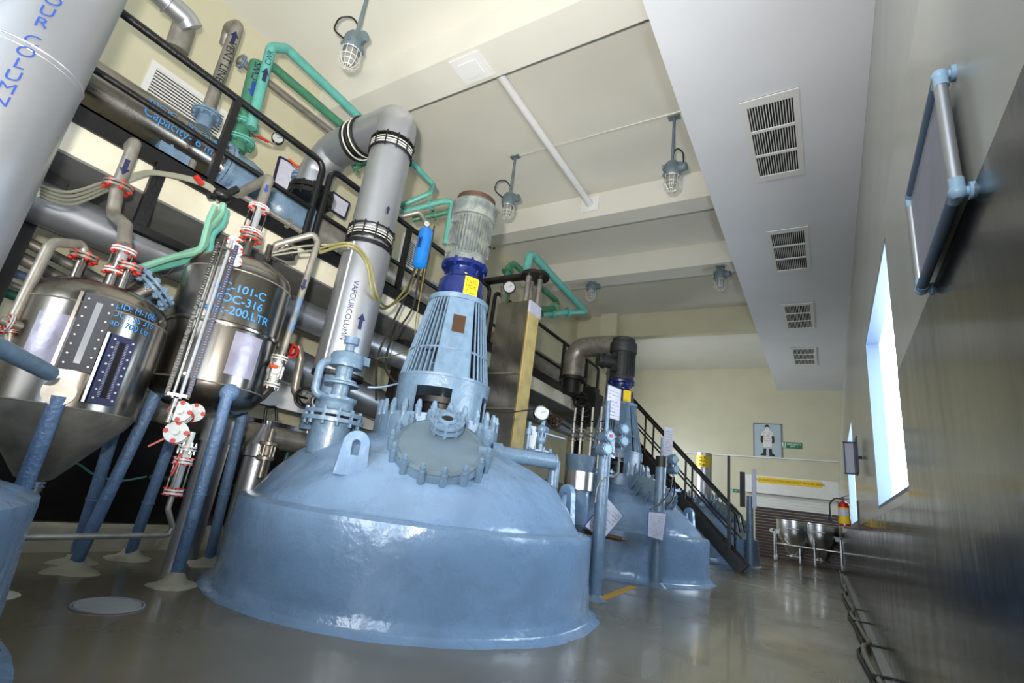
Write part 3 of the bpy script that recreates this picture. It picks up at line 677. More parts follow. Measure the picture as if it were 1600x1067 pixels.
# seam running down the lower section
al = math.atan2(-CY, -CX)
def onc(cx, cy, r, px_, py_):
    """angle and height where a sight line first meets an upright cylinder"""
    d = CM @ Vector((px_-800, -(py_-533.5), -F)); o = Vector((-cx, -cy)); dd = Vector((d.x, d.y))
    A = dd.dot(dd); Bq = 2*o.dot(dd); Cq = o.dot(o)-r*r; D = max(0, Bq*Bq-4*A*Cq); t = (-Bq-math.sqrt(D))/(2*A)
    q = o+dd*t; return math.atan2(q.y, q.x), H+d.z*t
def hit(cx, cy, r, px_, py_):
    a, z = onc(cx, cy, r, px_, py_); return cylmap((cx, cy, z), (0, 0, 1), r, (math.cos(a), math.sin(a), 0)), a, z
a, z = onc(CX, CY, CR, 528, 480)
B().box((CX+CR*math.cos(a), CY+CR*math.sin(a), (zb+zs_)/2), (.012, .012, zs_-zb-.05), z=a).go('seam_strip', 'white', vc)
_, a, z = hit(CX, CY, CR, 546, 484)
textmesh('VAPOURCOLUMN', .078, cylmap((CX, CY, z), (0, 0, 1), CR, (math.cos(a), math.sin(a), 0), rot=-PI/2), 'lettering', 'ink', vc)
for (qx, qy, s) in ((564, 502, .17), (606, 328, .10)):
    _, a, z = hit(CX, CY, CR, qx, qy); arrow(cylmap((CX, CY, z), (0, 0, 1), CR, (math.cos(a), math.sin(a), 0)), s, 'flow_arrow', 'ink', vc)
# column of the vessel at the left edge
def onc_z(cx, cy, r, a_, b_): return onc(cx, cy, r, a_, b_)[1]
QX, QY, QR = -3.62, .36, .26
vq = T('vapour_column', 'huge clad vapour column crossing the upper left corner of the picture', 'pipe column', (QX, QY, 1.5), 'vapour columns')
zs0 = onc_z(QX, QY, QR, 128, 138)
B().cyl((QX, QY, 1.5), (QX, QY, zs0), QR, seg=48).go('lower_section', 'clad', vq)
B().cyl((QX, QY, zs0), (QX, QY, 4.9), QR*.985, seg=48).go('upper_section', 'clad', vq)
B().ring((QX, QY, zs0), QR, .006, seg=48).ring((QX, QY, zs0-.03), QR, .003, seg=48).go('seam_band', 'clad', vq)
B().cyl((QX, QY, .9), (QX, QY, 1.52), .16, seg=24).go('base_nozzle', 'bluef', vq)
az_, zc_ = onc(QX, QY, QR, 45, 73); za_ = onc(QX, QY, QR, 83, 2)[1]; zb_ = onc(QX, QY, QR, 8, 137)[1]
for k, ch in zip((-3, -2, -1, 0, 1, 2, 3.6, 4.6, 5.6, 6.6, 7.6, 8.6), 'VAPOURCOLUMN'):
    z = za_+(zb_-za_)*k/7.6; textmesh(ch, .085, (lambda u, v, g=cylmap((QX, QY, z), (0, 0, 1), QR, (math.cos(az_), math.sin(az_), 0)): g(u*1.05, v+u*.32)), 'letter', 'inkm', vq)

# column of the second vessel
c0 = Vector((-4.0, 10.35, 1.5)); ztop = 4.55
v_ = T('vapour_column', 'grey clad vapour column bending over behind the dark motor of the second vessel', 'pipe column', c0, 'vapour columns')
ptop = P(968, 540, X=-3.75); qx_, qy_ = ptop.x, ptop.y
el = P(905, 545, Y=ptop.y)
B().cyl((qx_, qy_, 1.6), (qx_, qy_, ptop.z-.3), .23, seg=32).go('upright_section', 'clad', v_)
B().tube([(qx_, qy_, ptop.z-.32), (qx_, qy_, ptop.z), (el.x-.1, qy_, ptop.z), (el.x-.1, qy_, ptop.z-.75)], .235, bend=.35, seg=28).go('top_bend', 'dull', v_)
B().cyl((el.x-.1, qy_, ptop.z-.8), (el.x-.1, qy_, ptop.z-.72), .3, seg=26).cyl((el.x-.1, qy_, ptop.z-1.1), (el.x-.1, qy_, ptop.z-.8), .2, seg=22).go('rear_flange', 'dark', v_)
B().cyl((qx_, qy_, 1.2), (qx_, qy_, 1.6), .16, seg=20).go('base_nozzle', 'bluef', v_)
_, a, z = hit(qx_, qy_, .23, 984, 640)
textmesh('VAPOUR COLUMN', .11, cylmap((qx_, qy_, z), (0, 0, 1), .23, (math.cos(a), math.sin(a), 0), rot=-PI/2), 'lettering', 'ink', v_)
# column of the third vessel
q = P(1106, 760, X=-4.3)
v_ = T('vapour_column', 'short bright clad column with a yellow label above the third vessel', 'pipe column', (q.x, q.y, 1.5), 'vapour columns')
q = P(1100, 722, X=-3.6)
B().cyl((q.x, q.y, 1.3), (q.x, q.y, q.z+.30), .26, seg=28).go('upright_section', 'clad', v_)
_, a, z = hit(q.x, q.y, .27, 1098, 720)
fm = cylmap((q.x, q.y, z), (0, 0, 1), .27, (math.cos(a), math.sin(a), 0))
r0 = [fm(-.26+.52*k/8, -.2) for k in range(9)]; r1 = [fm(-.26+.52*k/8, .2) for k in range(9)]
lb = B().add(r0+r1, [(k, k+1, k+10, k+9) for k in range(8)]).go('yellow_label', 'yellow', v_)
textmesh('Eq. ID\nMOC\nCap-', .12, cylmap((q.x, q.y, z), (0, 0, 1), .275, (math.cos(a), math.sin(a), 0)), 'lettering', 'inkk', lb)

# ================================================================== CONDENSERS ON THE WALKWAY
KX = -5.95
def condenser(label, y0, y1, z, r, m='steel', bonnet='bluef', both=False, x=KX):
    t = T('condenser', label, 'condenser', (x, (y0+y1)/2, 3.47), 'horizontal condensers on the walkway')
    B().cyl((x, y0, z), (x, y1, z), r, seg=40).go('shell', m, t)
    for yy, s in ((y1, 1), (y0, -1)):
        B().cyl((x, yy-.03*s, z), (x, yy, z), r*1.18, seg=40).cyl((x, yy+.01*s, z), (x, yy+.05*s, z), r*1.18, seg=40).hexes((x, yy, z), r*1.1, 18, .016, .07, (0, s, 0), both=.05).go('bonnet_flange', bonnet, t)
        B().lathe([(r*.98, .04), (r, .30), (r*.88, .44), (r*.5, .53), (.01, .56)], (x, yy, z), (0, s, 0), seg=36).go('bonnet', bonnet, t)
    for f in (.2, .8):
        yy = y0+(y1-y0)*f; zf = 3.48
        B().box((x, yy, (zf+z)/2-r*.3), (r*1.5, .03, z-zf-r*.55)).box((x, yy, zf), (r*1.6, .14, .03)).go('saddle', bonnet, t, 0)
    return t
cz = 4.2
c1 = condenser('nearest horizontal condenser with a blue bonnet end, stencilled in blue', -.4, P(340, 258, X=KX).y, cz, .27)
yc = P(228, 190, X=KX).y
fm = cylmap((KX, yc+.1, cz), (0, 1, 0), .27, (1, 0, .30), rot=0)
def swap(fn): return fn
textmesh('MOC : SS 316\nCapacity- 6 m²', .125, cylmap((KX, yc+.25, cz), (0, 1, 0), .27, (1, 0, .10), rot=PI/2, e=.006), 'lettering', 'inkb', c1)
B().box((KX+.05, P(258, 245, X=KX).y, 3.84), (.34, .30, .30)).go('support_box', 'bluef', c1, 0)
B().cyl((KX+.15, P(290, 255, X=KX).y, 3.65), (KX+.15, P(290, 255, X=KX).y, 4.0), .05, seg=14).cyl((KX+.15, P(290, 255, X=KX).y, 3.70), (KX+.15, P(290, 255, X=KX).y, 3.73), .08, seg=14).go('drain_nozzle', 'dull', c1)
p = P(368, 305, X=-5.75)
B().cyl((p.x, p.y, p.z-.28), (p.x, p.y, p.z+.15), .09, seg=18).cyl((p.x, p.y, p.z-.02), (p.x, p.y, p.z+.02), .14, seg=18).go('bottom_nozzle', 'bluef', c1)
c2 = condenser('horizontal condenser behind the bent top of the tall column, grey-blue domed end', P(470, 330, X=KX).y, P(672, 445, X=KX).y, 4.12, .27, 'dull', 'bluef')
p = P(468, 275, X=-5.8)
B().cyl((p.x, p.y, 4.3), (p.x, p.y, p.z), .035, seg=12).cyl((p.x, p.y, p.z-.06), (p.x, p.y, p.z-.03), .10, seg=16).cyl((p.x, p.y, p.z-.01), (p.x, p.y, p.z+.02), .10, seg=16).go('vent_valve', 'bluef', c2)
B().bar((p.x, p.y-.05, p.z+.10), (p.x, p.y-.2, p.z+.12), .03, .02).go('valve_lever', 'orange', c2, 0)
c3 = condenser('far horizontal condenser behind the railing beyond the steel mast', P(800, 500, X=KX).y, P(872, 585, X=KX).y, 4.1, .33, 'dull', 'dull')

# ================================================================== PROCESS TANKS ON LEGS
def ptank(name, label, cx, cy, r, z0, z1, cone=False):
    t = T(name, label, 'tank', (cx, cy, 0), 'stainless tanks on blue legs')
    o = (cx, cy, 0)
    B().cyl((cx, cy, z0), (cx, cy, z1), r, seg=64).go('shell', 'steel', t)
    B().lathe([(r, z1), (r*.985, z1+.06), (r*.9, z1+.13), (r*.7, z1+.19), (r*.35, z1+.225), (.01, z1+.235)], o, seg=64).go('top_dish', 'steel', t)
    for zz in (z0, z1): B().ring((cx, cy, zz), r, .006, seg=64).go('weld_bead', 'dull', t)
    if cone: B().lathe([(r, z0), (r*.9, z0-.08), (.10, z0-.46), (.06, z0-.48), (.06, z0-.56)], o, seg=56).go('bottom_cone', 'dull', t)
    else: B().lathe([(r, z0), (r*.98, z0-.06), (r*.86, z0-.13), (r*.6, z0-.19), (.01, z0-.22)], o, seg=56).go('bottom_dish', 'steel', t)
    return t
def leg(t, top, bot, r=.045, pad=True):
    top, bot = Vector(top), Vector(bot)
    l = B().cyl(bot, top, r, seg=18).ring(bot.lerp(top, .45), r*1.02, .006, top-bot).go('leg', 'bluel', t)
    if pad:
        b = B(); prof = [(.17, 0), (.155, .012), (.11, .022), (.075, .045), (.058, .075), (.045, .085)]
        sd = bot.x*7
        def fn(p):
            d = p-Vector((bot.x, bot.y, 0)); f = 1+.35*noise.noise(Vector((d.x*7+sd, d.y*7, 0)))
            return Vector((bot.x+d.x*f, bot.y+d.y*f, d.z*(1+.4*noise.noise(Vector((d.x*9, d.y*9+sd, 2))) if d.z > .03 else 1)))
        b.lathe([(q[0]*1.0, q[1]) for q in prof], (bot.x, bot.y, 0), seg=24, fn=fn); b.go('mortar_foot', 'pad', l, 60)
    return l
T1 = (-4.45, 1.33, .43); T2 = (-4.5, 2.25, .44)
t1 = ptank('conical_tank', 'stainless tank with a cone bottom and two dark sight windows, leftmost of the pair', *T1, 1.12, 1.79, True)
t2 = ptank('dosing_tank', 'stainless tank with a long upright level gauge, between the left tank and the largest vessel', *T2, 1.50, 2.46)
B().lathe([(T2[2]+.012, 1.97), (T2[2]+.016, 1.98), (T2[2]+.016, 2.0), (T2[2], 2.01)], (T2[0], T2[1], 0), seg=64).go('jacket_band', 'steel', t2)
leg(t1, P(93, 618, X=-4.02), (-4.20, 1.23, 0)); leg(t1, P(182, 660, X=-4.9), (-5.12, 1.98, 0))
leg(t1, (-4.85, 1.0, 1.2), (-4.9, .95, 0))
for tp, bt in ((P(357, 612, X=-4.07), P(271, 915, Z=0)), (P(381, 638, X=-4.6), P(325, 882, Z=0)), (P(255, 592, X=-4.55), P(112, 893, Z=0)), (P(270, 680, X=-4.95), P(200, 873, Z=0))): leg(t2, tp, bt)
q = P(357, 612, X=-4.07); B().sph(q+Vector((-.03, .02, 0)), .085, (1, 1, .9)).go('leg_saddle', 'bluel', t2)
q = P(92, 612, X=-4.0); B().cyl(q-Vector((.0, .0, 0)), q+Vector((-.06, .02, 0)), .085, seg=24).go('leg_pad_plate', 'dull', t1)
def curved_plate(fm, w, hh, name, m, parent, n=10, th=.006, v0=0):
    b = B(); A = [fm(-w/2+w*k/n, -hh/2+v0) for k in range(n+1)]; C = [fm(-w/2+w*k/n, hh/2+v0) for k in range(n+1)]
    b.add(A+C, [(k, k+1, k+n+2, k+n+1) for k in range(n)]); return b.go(name, m, parent)
def sight(t, cx, cy, r, px_, py_, w, hh, label, dark):
    fm, a, z = hit(cx, cy, r, px_, py_); u = Vector((-math.sin(a), math.cos(a), 0)); n = Vector((math.cos(a), math.sin(a), 0)); c = Vector((cx, cy, z))+n*(r+.012)
    f = B().box(c, (.045, w, hh), z=a).go('sight_window_frame', 'sightf' if not dark else 'ink', t, 0)
    B().box(c+n*.024, (.006, w*.2, hh*.82), z=a).go('sight_glass', 'clear' if not dark else 'dgap', f, 0)
    me = None
    for k in range(8):
        for s in (-1, 1):
            q = c+n*.024+u*s*w*.36+Vector((0, 0, hh*(-.43+.86*k/7)))
            if me is None: o = B().cyl(world_loc(f)-n*.004, world_loc(f)+n*.010, .006, seg=8).go('stud', 'offw', f); me = o.data
            else: o = bpy.data.objects.new('stud', me); COL.objects.link(o); o.parent = f
            o.location = q-world_loc(f)
    b = B()
    for k in range(36): 
        for s in (-1, 1): b.box(c+n*.0235+u*s*w*.2+Vector((0, 0, hh*(-.40+.80*k/35))), (.002, w*.1, .0035), z=a)
    b.go('scale_marks', 'slate' if dark else 'ink', f, 0)
    B().box(c-u*w*.62+n*.0, (.03, .018, hh*1.02), z=a).go('side_bar', 'steel', f, 0)
sight(t1, *T1, 138, 521, .17, .50, '', False); sight(t1, *T1, 172, 578, .155, .46, '', True)
fm, a, z = hit(*T1, 82, 530); curved_plate(cylmap((T1[0], T1[1], z), (0, 0, 1), T1[2], (math.cos(a), math.sin(a), 0)), .26, .34, 'film_sheet', 'foil', t1)
_, a, z = hit(*T1, 205, 498); textmesh('Eq.ID: M-106\nMOC : SS 316\nCap- 700 Ltr', .058, cylmap((T1[0], T1[1], z), (0, 0, 1), T1[2], (math.cos(a), math.sin(a), 0)), 'lettering', 'inkb', t1)
_, a, z = hit(*T2, 372, 470); textmesh('RC-101-C\nMOC-316\nCap-:-200.LTR', .098, cylmap((T2[0], T2[1], z), (0, 0, 1), T2[2], (math.cos(a), math.sin(a), 0)), 'lettering', 'inkb', t2, bold=.015)
fm, a, z = hit(*T2, 382, 556); curved_plate(cylmap((T2[0], T2[1], z), (0, 0, 1), T2[2], (math.cos(a), math.sin(a), 0)), .24, .36, 'film_sheet', 'foil', t2)
# tank tops: nozzles, flanges with red bolts, sight tubes
def nozzle(t, x, y, z0, z1, r, fr, m='steel', fm_='dull', bm_='red', nb=6):
    B().cyl((x, y, z0), (x, y, z1), r, seg=18).go('nozzle', m, t)
    return flange(t, (x, y, z1), (0, 0, 1), fr, t=.014, gap=.012, nb=nb, m=fm_, bm_=bm_, br=.017, sep=True, bolt_h=.012)
def sighttube(t, x, y, z0, z1, r, fr):
    flange(t, (x, y, z0), (0, 0, 1), fr, t=.012, gap=.010, nb=6, m='offw', bm_='red', br=.016, sep=True, bolt_h=.012)
    flange(t, (x, y, z1), (0, 0, 1), fr, t=.012, gap=.010, nb=6, m='offw', bm_='red', br=.016, sep=True, bolt_h=.012)
    B().cyl((x, y, z0), (x, y, z1), r, seg=20).go('glass_tube', 'clear', t)
    for k in range(4):
        a = PI/4+PI*k/2; B().cyl((x+fr*.85*math.cos(a), y+fr*.85*math.sin(a), z0), (x+fr*.85*math.cos(a), y+fr*.85*math.sin(a), z1), .006, seg=8).go('tie_rod', 'steel', t)
ztop = 1.79+.2
q = P(181, 425, X=-4.42); sighttube(t1, q.x, q.y, q.z, P(192, 392, X=-4.42).z, .035, .08); B().cyl((q.x, q.y, q.z-.12), (q.x, q.y, q.z), .05, seg=16).go('nozzle', 'steel', t1)
q = P(122, 424, X=-4.5); nozzle(t1, q.x, q.y, q.z-.10, P(131, 402, X=-4.5).z, .035, .085)
q = P(194, 440, X=-4.3); nozzle(t1, q.x, q.y, q.z-.06, P(201, 418, X=-4.3).z, .028, .075)
# big blue blind flange on a neck at the right shoulder
q = P(222, 458, X=-4.55); ax_ = Vector((.2, .55, .8)).normalized()
B().cyl(q-ax_*.10, q+ax_*.05, .12, seg=30).go('shoulder_neck', 'steel', t1); flange(t1, q+ax_*.07, ax_, .20, t=.02, gap=.02, nb=12, m='bluef', bm_='bluef', name='shoulder_flange')
# cone outlet of the left tank
ol = B().cyl((T1[0], T1[1], .25), (T1[0], T1[1], .66), .035, seg=16).go('outlet_pipe', 'dull', t1)
for z in (.62, .50, .38): flange(ol, (T1[0], T1[1], z), (0, 0, 1), .075, t=.012, gap=.012, nb=6, m='bluef', bm_='steel', sep=False)
# lug plate at the tank's left side
B().panel([P(103, 470, X=-4.15), P(112, 456, X=-4.15), P(109, 486, X=-4.15), P(93, 484, X=-4.15)], .008).go('bracket_plate', 'steel', t1, 0)
# left side nozzle and grey riser of the left tank
pipe('riser_pipe', 'grey riser pipe looping over the top of the left tank from its side nozzle', 'pipe', 'dull', [P(12, 545, X=-4.35), P(20, 500, X=-4.35), P(80, 378, X=-4.35), P(128, 382, X=-4.5), P(133, 402, X=-4.5)], .034, bend=.09, fl=((0, .6),), bm='red')
q = P(18, 508, X=-4.3)
pipe('side_branch', 'short flanged branch joining the grey riser to the left tank', 'pipe', 'dull', [P(0, 500, X=-4.3), P(46, 514, X=-4.3)], .03, fl=((0, .3),), fm='offw', bm='red')
# blue pipe of the nearest vessel
q0, q1 = P(-30, 528, X=-3.3), P(78, 583, X=-3.75)
pipe('blue_side_pipe', 'light blue pipe end poking in from the left edge in front of the left tank', 'pipe', 'bluef', [q0-(q1-q0)*1.2, q1], .045)
# tank 2: top fittings
q = P(374, 392, X=-4.42); b_ = q
nozzle(t2, P(384, 398, X=-4.42).x, P(384, 398, X=-4.42).y, 2.62, P(392, 372, X=-4.42).z, .035, .09)
q = P(392, 366, X=-4.42); q2 = P(404, 325, X=-4.42); sighttube(t2, q.x, q.y, q.z+.02, q2.z, .035, .09)
q = P(445, 392, X=-4.6); B().cyl((q.x, q.y, q.z-.06), (q.x, q.y, q.z+.01), .11, seg=24).ring((q.x, q.y, q.z+.02), .115, .014).go('handhole', 'steel', t2)
q = P(420, 392, X=-4.55); B().cyl((q.x, q.y, q.z-.1), (q.x, q.y, q.z+.06), .03, seg=12).go('nozzle', 'steel', t2)
# long level gauge
lg = T('level_gauge', 'long upright tubular level gauge with black scale strips in front of the right-hand tank', 'gauge', P(272, 622, X=-3.98))
ga, gb = P(273, 622, X=-3.98), P(346, 378, X=-3.98); gb.x = ga.x; gb.y = ga.y
u = Vector((.447, .894, 0))
for s in (-.016, .030): B().cyl(ga+u*s, gb+u*s+Vector((0, 0, .05)), .013, seg=12).go('gauge_tube', 'clear' if s > 0 else 'steel', lg)
for s in (-.055, .075):
    sp = B().box((ga+gb)/2+u*s+Vector((0, 0, .02)), (.014, .03, (gb-ga).length*1.0), z=math.atan2(u.y, u.x)-PI/2).go('scale_strip', 'black' if s < 0 else 'ink', lg, 0)
    b = B(); n = 60
    for k in range(n): b.box(ga.lerp(gb, (k+.5)/n)+u*s+Vector((.009, -.004, 0)), (.004, .012 if k % 5 else .022, .004), z=math.atan2(u.y, u.x)-PI/2)
    b.go('scale_marks', 'hose', sp, 0)
for f in (.02, .97): B().box(ga.lerp(gb, f)+u*.01, (.03, .12, .02), z=math.atan2(u.y, u.x)-PI/2).go('clamp_bar', 'steel', lg, 0)
for f in (.15, .92):
    q = ga.lerp(gb, f); B().cyl(q+u*.01, Vector((T2[0], T2[1], q.z)) + (q-Vector((T2[0], T2[1], q.z)))*.85, .012, seg=8).go('stand_off', 'steel', lg)
def disc_valve(name, label, c, ax, r, n=2, gap=.07, lever=None, group=None, m='offw', pr=.025, bolts=4):
    """flanged block valve seen end on: white discs with red bolts"""
    c = Vector(c); ax = Vector(ax).normalized(); t = T(name, label, 'valve', c, group)
    B().cyl(c-ax*(gap*(n-1)/2+.04), c+ax*(gap*(n-1)/2+.04), pr, seg=14).go('body', m, t)
    for k in range(n):
        flange(t, c+ax*gap*(k-(n-1)/2), ax, r, t=.014, pair=False, nb=bolts, m=m, bm_='red', br=r*.19, sep=True, bolt_h=.01)
    if lever: B().bar(c+lever*.2, c+lever, .02, .012).go('lever', 'red', t, 0)
    return t
aim = Vector((.80, -.55, .12))
disc_valve('ball_valve', 'white flanged valve with red bolts below the level gauge, upper left of the cluster', P(283, 645, X=-3.98), aim, .075, 3, .05, None, 'valves under the level gauge')
disc_valve('ball_valve', 'white flanged valve with red bolts, upper right of the cluster under the level gauge', P(304, 645, X=-4.10), aim, .070, 1, .05, None, 'valves under the level gauge')
disc_valve('ball_valve', 'white flanged valve with a red lever, lowest of the cluster under the level gauge', P(276, 676, X=-3.98), aim, .078, 2, .06, Vector((-.05, -.13, -.12)), 'valves under the level gauge')
q = P(262, 590, X=-3.98); c_ = P(262, 660, X=-3.98)
pipe('gauge_drain_pipe', 'short bright drain stub below the long level gauge', 'pipe', 'steel', [ga+Vector((.02, 0, 0)), P(262, 660, X=-3.96)], .02)
for i, (a_, b2) in enumerate((((345, 372), 0), ((352, 383), 1), ((350, 400), 1))):
    disc_valve('ball_valve', ('small white flanged valve with red bolts at the head of the level gauge, topmost', 'small white flanged valve with red bolts at the head of the level gauge, middle one', 'small white flanged valve with red bolts at the head of the level gauge, lowest')[i], P(a_[0]+18, a_[1]+8, X=-4.05), aim+Vector((0, 0, .4*(1-i))), .045, 2, .05, None, 'valves at the gauge head', bolts=2)
# sight flow tube and drain line going down
sf = T('sight_flow_tube', 'upright glass flow indicator with white flanges and four rods below the valve cluster', 'sight glass', P(278, 765, X=-4.0))
pa, pb = P(271, 768, X=-4.0), P(284, 722, X=-4.0); sighttube(sf, pa.x, pa.y, pa.z, pb.z+.01, .030, .062)
pc = P(290, 700, X=-4.0)
flange(sf, (pa.x, pa.y, pc.z), (0, 0, 1), .062, t=.012, gap=.01, nb=6, m='offw', bm_='steel'); B().cyl((pa.x, pa.y, pb.z), (pa.x, pa.y, pc.z+.12), .024, seg=12).box((pa.x, pa.y, (pb.z+pc.z)/2), (.06, .06, .05)).go('valve_body', 'offw', sf)
B().bar((pa.x+.03, pa.y-.04, pb.z+.06), (pa.x+.04, pa.y-.07, pb.z-.1), .012, .012).go('lever', 'red', sf, 0)
pd = P(262, 836, X=-4.0)
pipe('drain_line', 'thin steel pipe dropping from the flow indicator and running low towards the left vessel', 'pipe', 'dull', [(pa.x, pa.y, pa.z), (pa.x, pa.y, pa.z-.12), (pd.x, pd.y+.02, pd.z+.05), pd, P(33, 839, X=-3.75)], .019, bend=.03)
# vent line on the right of tank 2
vl = pipe('vent_line_pipe', 'steel pipe stencilled vent line running down to the right of the second tank', 'pipe', 'dull', [P(425, 392, X=-4.6), P(432, 382, X=-4.55), P(490, 366, X=-4.35), P(497, 378, X=-4.3), P(440, 556, X=-4.3)], .032, bend=.05)
pm = P(468, 468, X=-4.3); dr = (P(497, 378, X=-4.3)-P(440, 556, X=-4.3)).normalized()
fc = Vector((.84, -.52, 0))
textmesh('VENT LINE', .075, cylmap(P(461, 492, X=-4.3), dr, .032, fc, rot=-PI/2), 'lettering', 'inkb', vl)
arrow(cylmap(P(474, 447, X=-4.3), dr, .032, fc), .12, 'flow_arrow', 'ink', vl, flip=True)
gv = T('globe_valve', 'white flanged valve with an orange handle at the foot of the vent line', 'valve', P(430, 575, X=-4.3))
p1_, p2_ = P(437, 560, X=-4.3), P(424, 602, X=-4.3); ax_ = (p1_-p2_).normalized()
for q in (p1_, p2_): flange(gv, q, ax_, .075, t=.014, gap=.012, nb=6, m='offw', bm_='steel')
B().cyl(p2_, p1_, .045, seg=16).cyl((p1_+p2_)/2-Vector((.02, -.02, 0)), (p1_+p2_)/2+Vector((.08, -.05, 0)), .035, seg=12).hexes((p1_+p2_)/2, .055, 6, .012, .06, ax_, both=.06).go('body', 'offw', gv)
B().tube([(p1_+p2_)/2+Vector((.07, -.04, .03)), P(413, 568, X=-4.2), P(400, 567, X=-4.2)], .018, bend=.03).go('handle', 'orange', gv)
pipe('tank_outlet_pipe', 'bright elbow pipe from the bottom of the second tank up to the white valve', 'pipe', 'steel', [P(362, 605, X=-4.2), P(405, 623, X=-4.25), P(420, 608, X=-4.3), p2_], .04, bend=.07)
# grey vent pipe with arrow feeding tank 1
vp = pipe('vent_pipe', 'grey vent pipe with a blue arrow and an S bend above the left tank', 'pipe', 'dull', [P(196, 236, X=-5.5), P(212, 222, X=-4.95), P(184, 292, X=-4.95), P(176, 335, X=-4.9), P(196, 352, X=-4.6), P(194, 385, X=-4.45)], .050, bend=.12)
pa, pb = P(212, 222, X=-4.95), P(184, 292, X=-4.95)
flange(vp, pb, pa-pb, .105, t=.018, gap=.014, nb=6, m='dull', bm_='red', br=.018, sep=True, bolt_h=.016)
arrow(cylmap(pa.lerp(pb, .62), pa-pb, .05, Vector((.95, -.3, 0))), .15, 'flow_arrow', 'ink', vp, flip=True)
# arrow pipe above the tank 2 sight tube
ap = pipe('feed_pipe', 'grey feed pipe with a blue arrow bending down onto the second tank', 'pipe', 'dull', [P(365, 300, X=-5.0), P(372, 303, X=-5.0), P(422, 277, X=-4.5), P(405, 328, X=-4.42)], .045, bend=.07)
pa, pb = P(422, 277, X=-4.5), P(405, 328, X=-4.42); arrow(cylmap(pa.lerp(pb, .45), pa-pb, .045, Vector((.9, -.4, 0))), .10, 'flow_arrow', 'inkm', ap, flip=True)
pipe('branch_pipe', 'grey branch pipe slanting behind the glass tube of the second tank', 'pipe', 'dull', [P(372, 302, X=-5.0), P(410, 325, X=-5.0), P(455, 352, X=-5.0), P(470, 362, X=-5.0)], .03, fl=((1, .9),))
# overhead green, teal and grey lines
gp = pipe('green_water_pipe', 'thick green pipe with a blue arrow standing on the blue bonnet', 'pipe', 'green', [P(370, 236, X=-5.95), P(403, 100, X=-5.95)], .095, fl=((0, .10), (0, .28)), fm='teal', bm='green')
pa, pb = P(370, 236, X=-5.95), P(403, 100, X=-5.95)
arrow(cylmap(pa.lerp(pb, .66), pb-pa, .095, Vector((.9, -.3, 0))), .22, 'flow_arrow', 'inkm', gp, flip=True); textmesh('CWS', .12, cylmap(pa.lerp(pb, .86), pb-pa, .095, Vector((.9, -.3, 0)), rot=PI/2), 'lettering', 'ink', gp)
pipe('green_water_pipe', 'dark green pipe running along the ceiling below the teal one', 'pipe', 'green', [P(404, 112, X=-5.95), P(425, 103, X=-5.9), P(545, 205, X=-5.9)], .06, bend=.1)
tp = pipe('teal_water_pipe', 'teal pipe with a blue arrow turning along the ceiling to the bent column', 'pipe', 'teal', [P(392, 200, X=-5.75), P(424, 74, X=-5.75), P(448, 76, X=-5.75), P(575, 196, X=-5.75)], .062, bend=.10)
pa, pb = P(392, 200, X=-5.75), P(424, 74, X=-5.75)
arrow(cylmap(pa.lerp(pb, .62), pb-pa, .062, Vector((.9, -.3, 0))), .20, 'flow_arrow', 'ink', tp); textmesh('CWR', .09, cylmap(pa.lerp(pb, .83), pb-pa, .062, Vector((.9, -.3, 0)), rot=PI/2), 'lettering', 'ink', tp)
pipe('grey_header_pipe', 'dark grey pipe running parallel below the green ceiling pipe', 'pipe', 'dull', [P(372, 92, X=-6.1), P(525, 212, X=-6.1)], .05, fl=((0, .03),), fm='bluef')
vt = pipe('vent_line_pipe', 'steel vent line curling over at its top, with a blue flanged foot near the ceiling', 'pipe', 'dull', [P(318, 196, X=-6.15), P(328, 165, X=-6.15), P(372, 40, X=-6.15), P(358, 44, X=-6.6), P(352, 72, X=-6.7)], .075, bend=.16)
pa, pb = P(328, 165, X=-6.15), P(372, 40, X=-6.15); flange(vt, pa.lerp(P(318, 196, X=-6.15), .5), pb-pa, .16, t=.02, gap=.015, m='bluef', bm_='bluef'); B().cyl(P(316, 200, X=-6.15), pa.lerp(P(318, 196, X=-6.15), .6), .085, seg=18).go('blue_foot', 'bluef', vt)
textmesh('VENT LINE', .13, cylmap(pa.lerp(pb, .50), pb-pa, .075, Vector((.9, -.3, 0)), rot=-PI/2), 'lettering', 'inkk', vt); arrow(cylmap(pa.lerp(pb, .80), pb-pa, .075, Vector((.9, -.3, 0))), .20, 'flow_arrow', 'ink', vt)
dt = T('clad_duct', 'shiny clad duct dropping behind the top rail at the upper left', 'duct', P(280, 40, X=-6.1))
B().tube([P(215, -40, X=-6.1), P(292, 30, X=-6.1), P(300, 45, X=-6.1)], .12, bend=.1, seg=24).ring(P(262, 5, X=-6.1), .122, .008, (P(292, 30, X=-6.1)-P(215, -40, X=-6.1))).go('duct', 'clad', dt); B().cyl(P(288, 42, X=-6.25), P(276, 78, X=-6.3), .12, seg=22).go('drop', 'dull', dt)
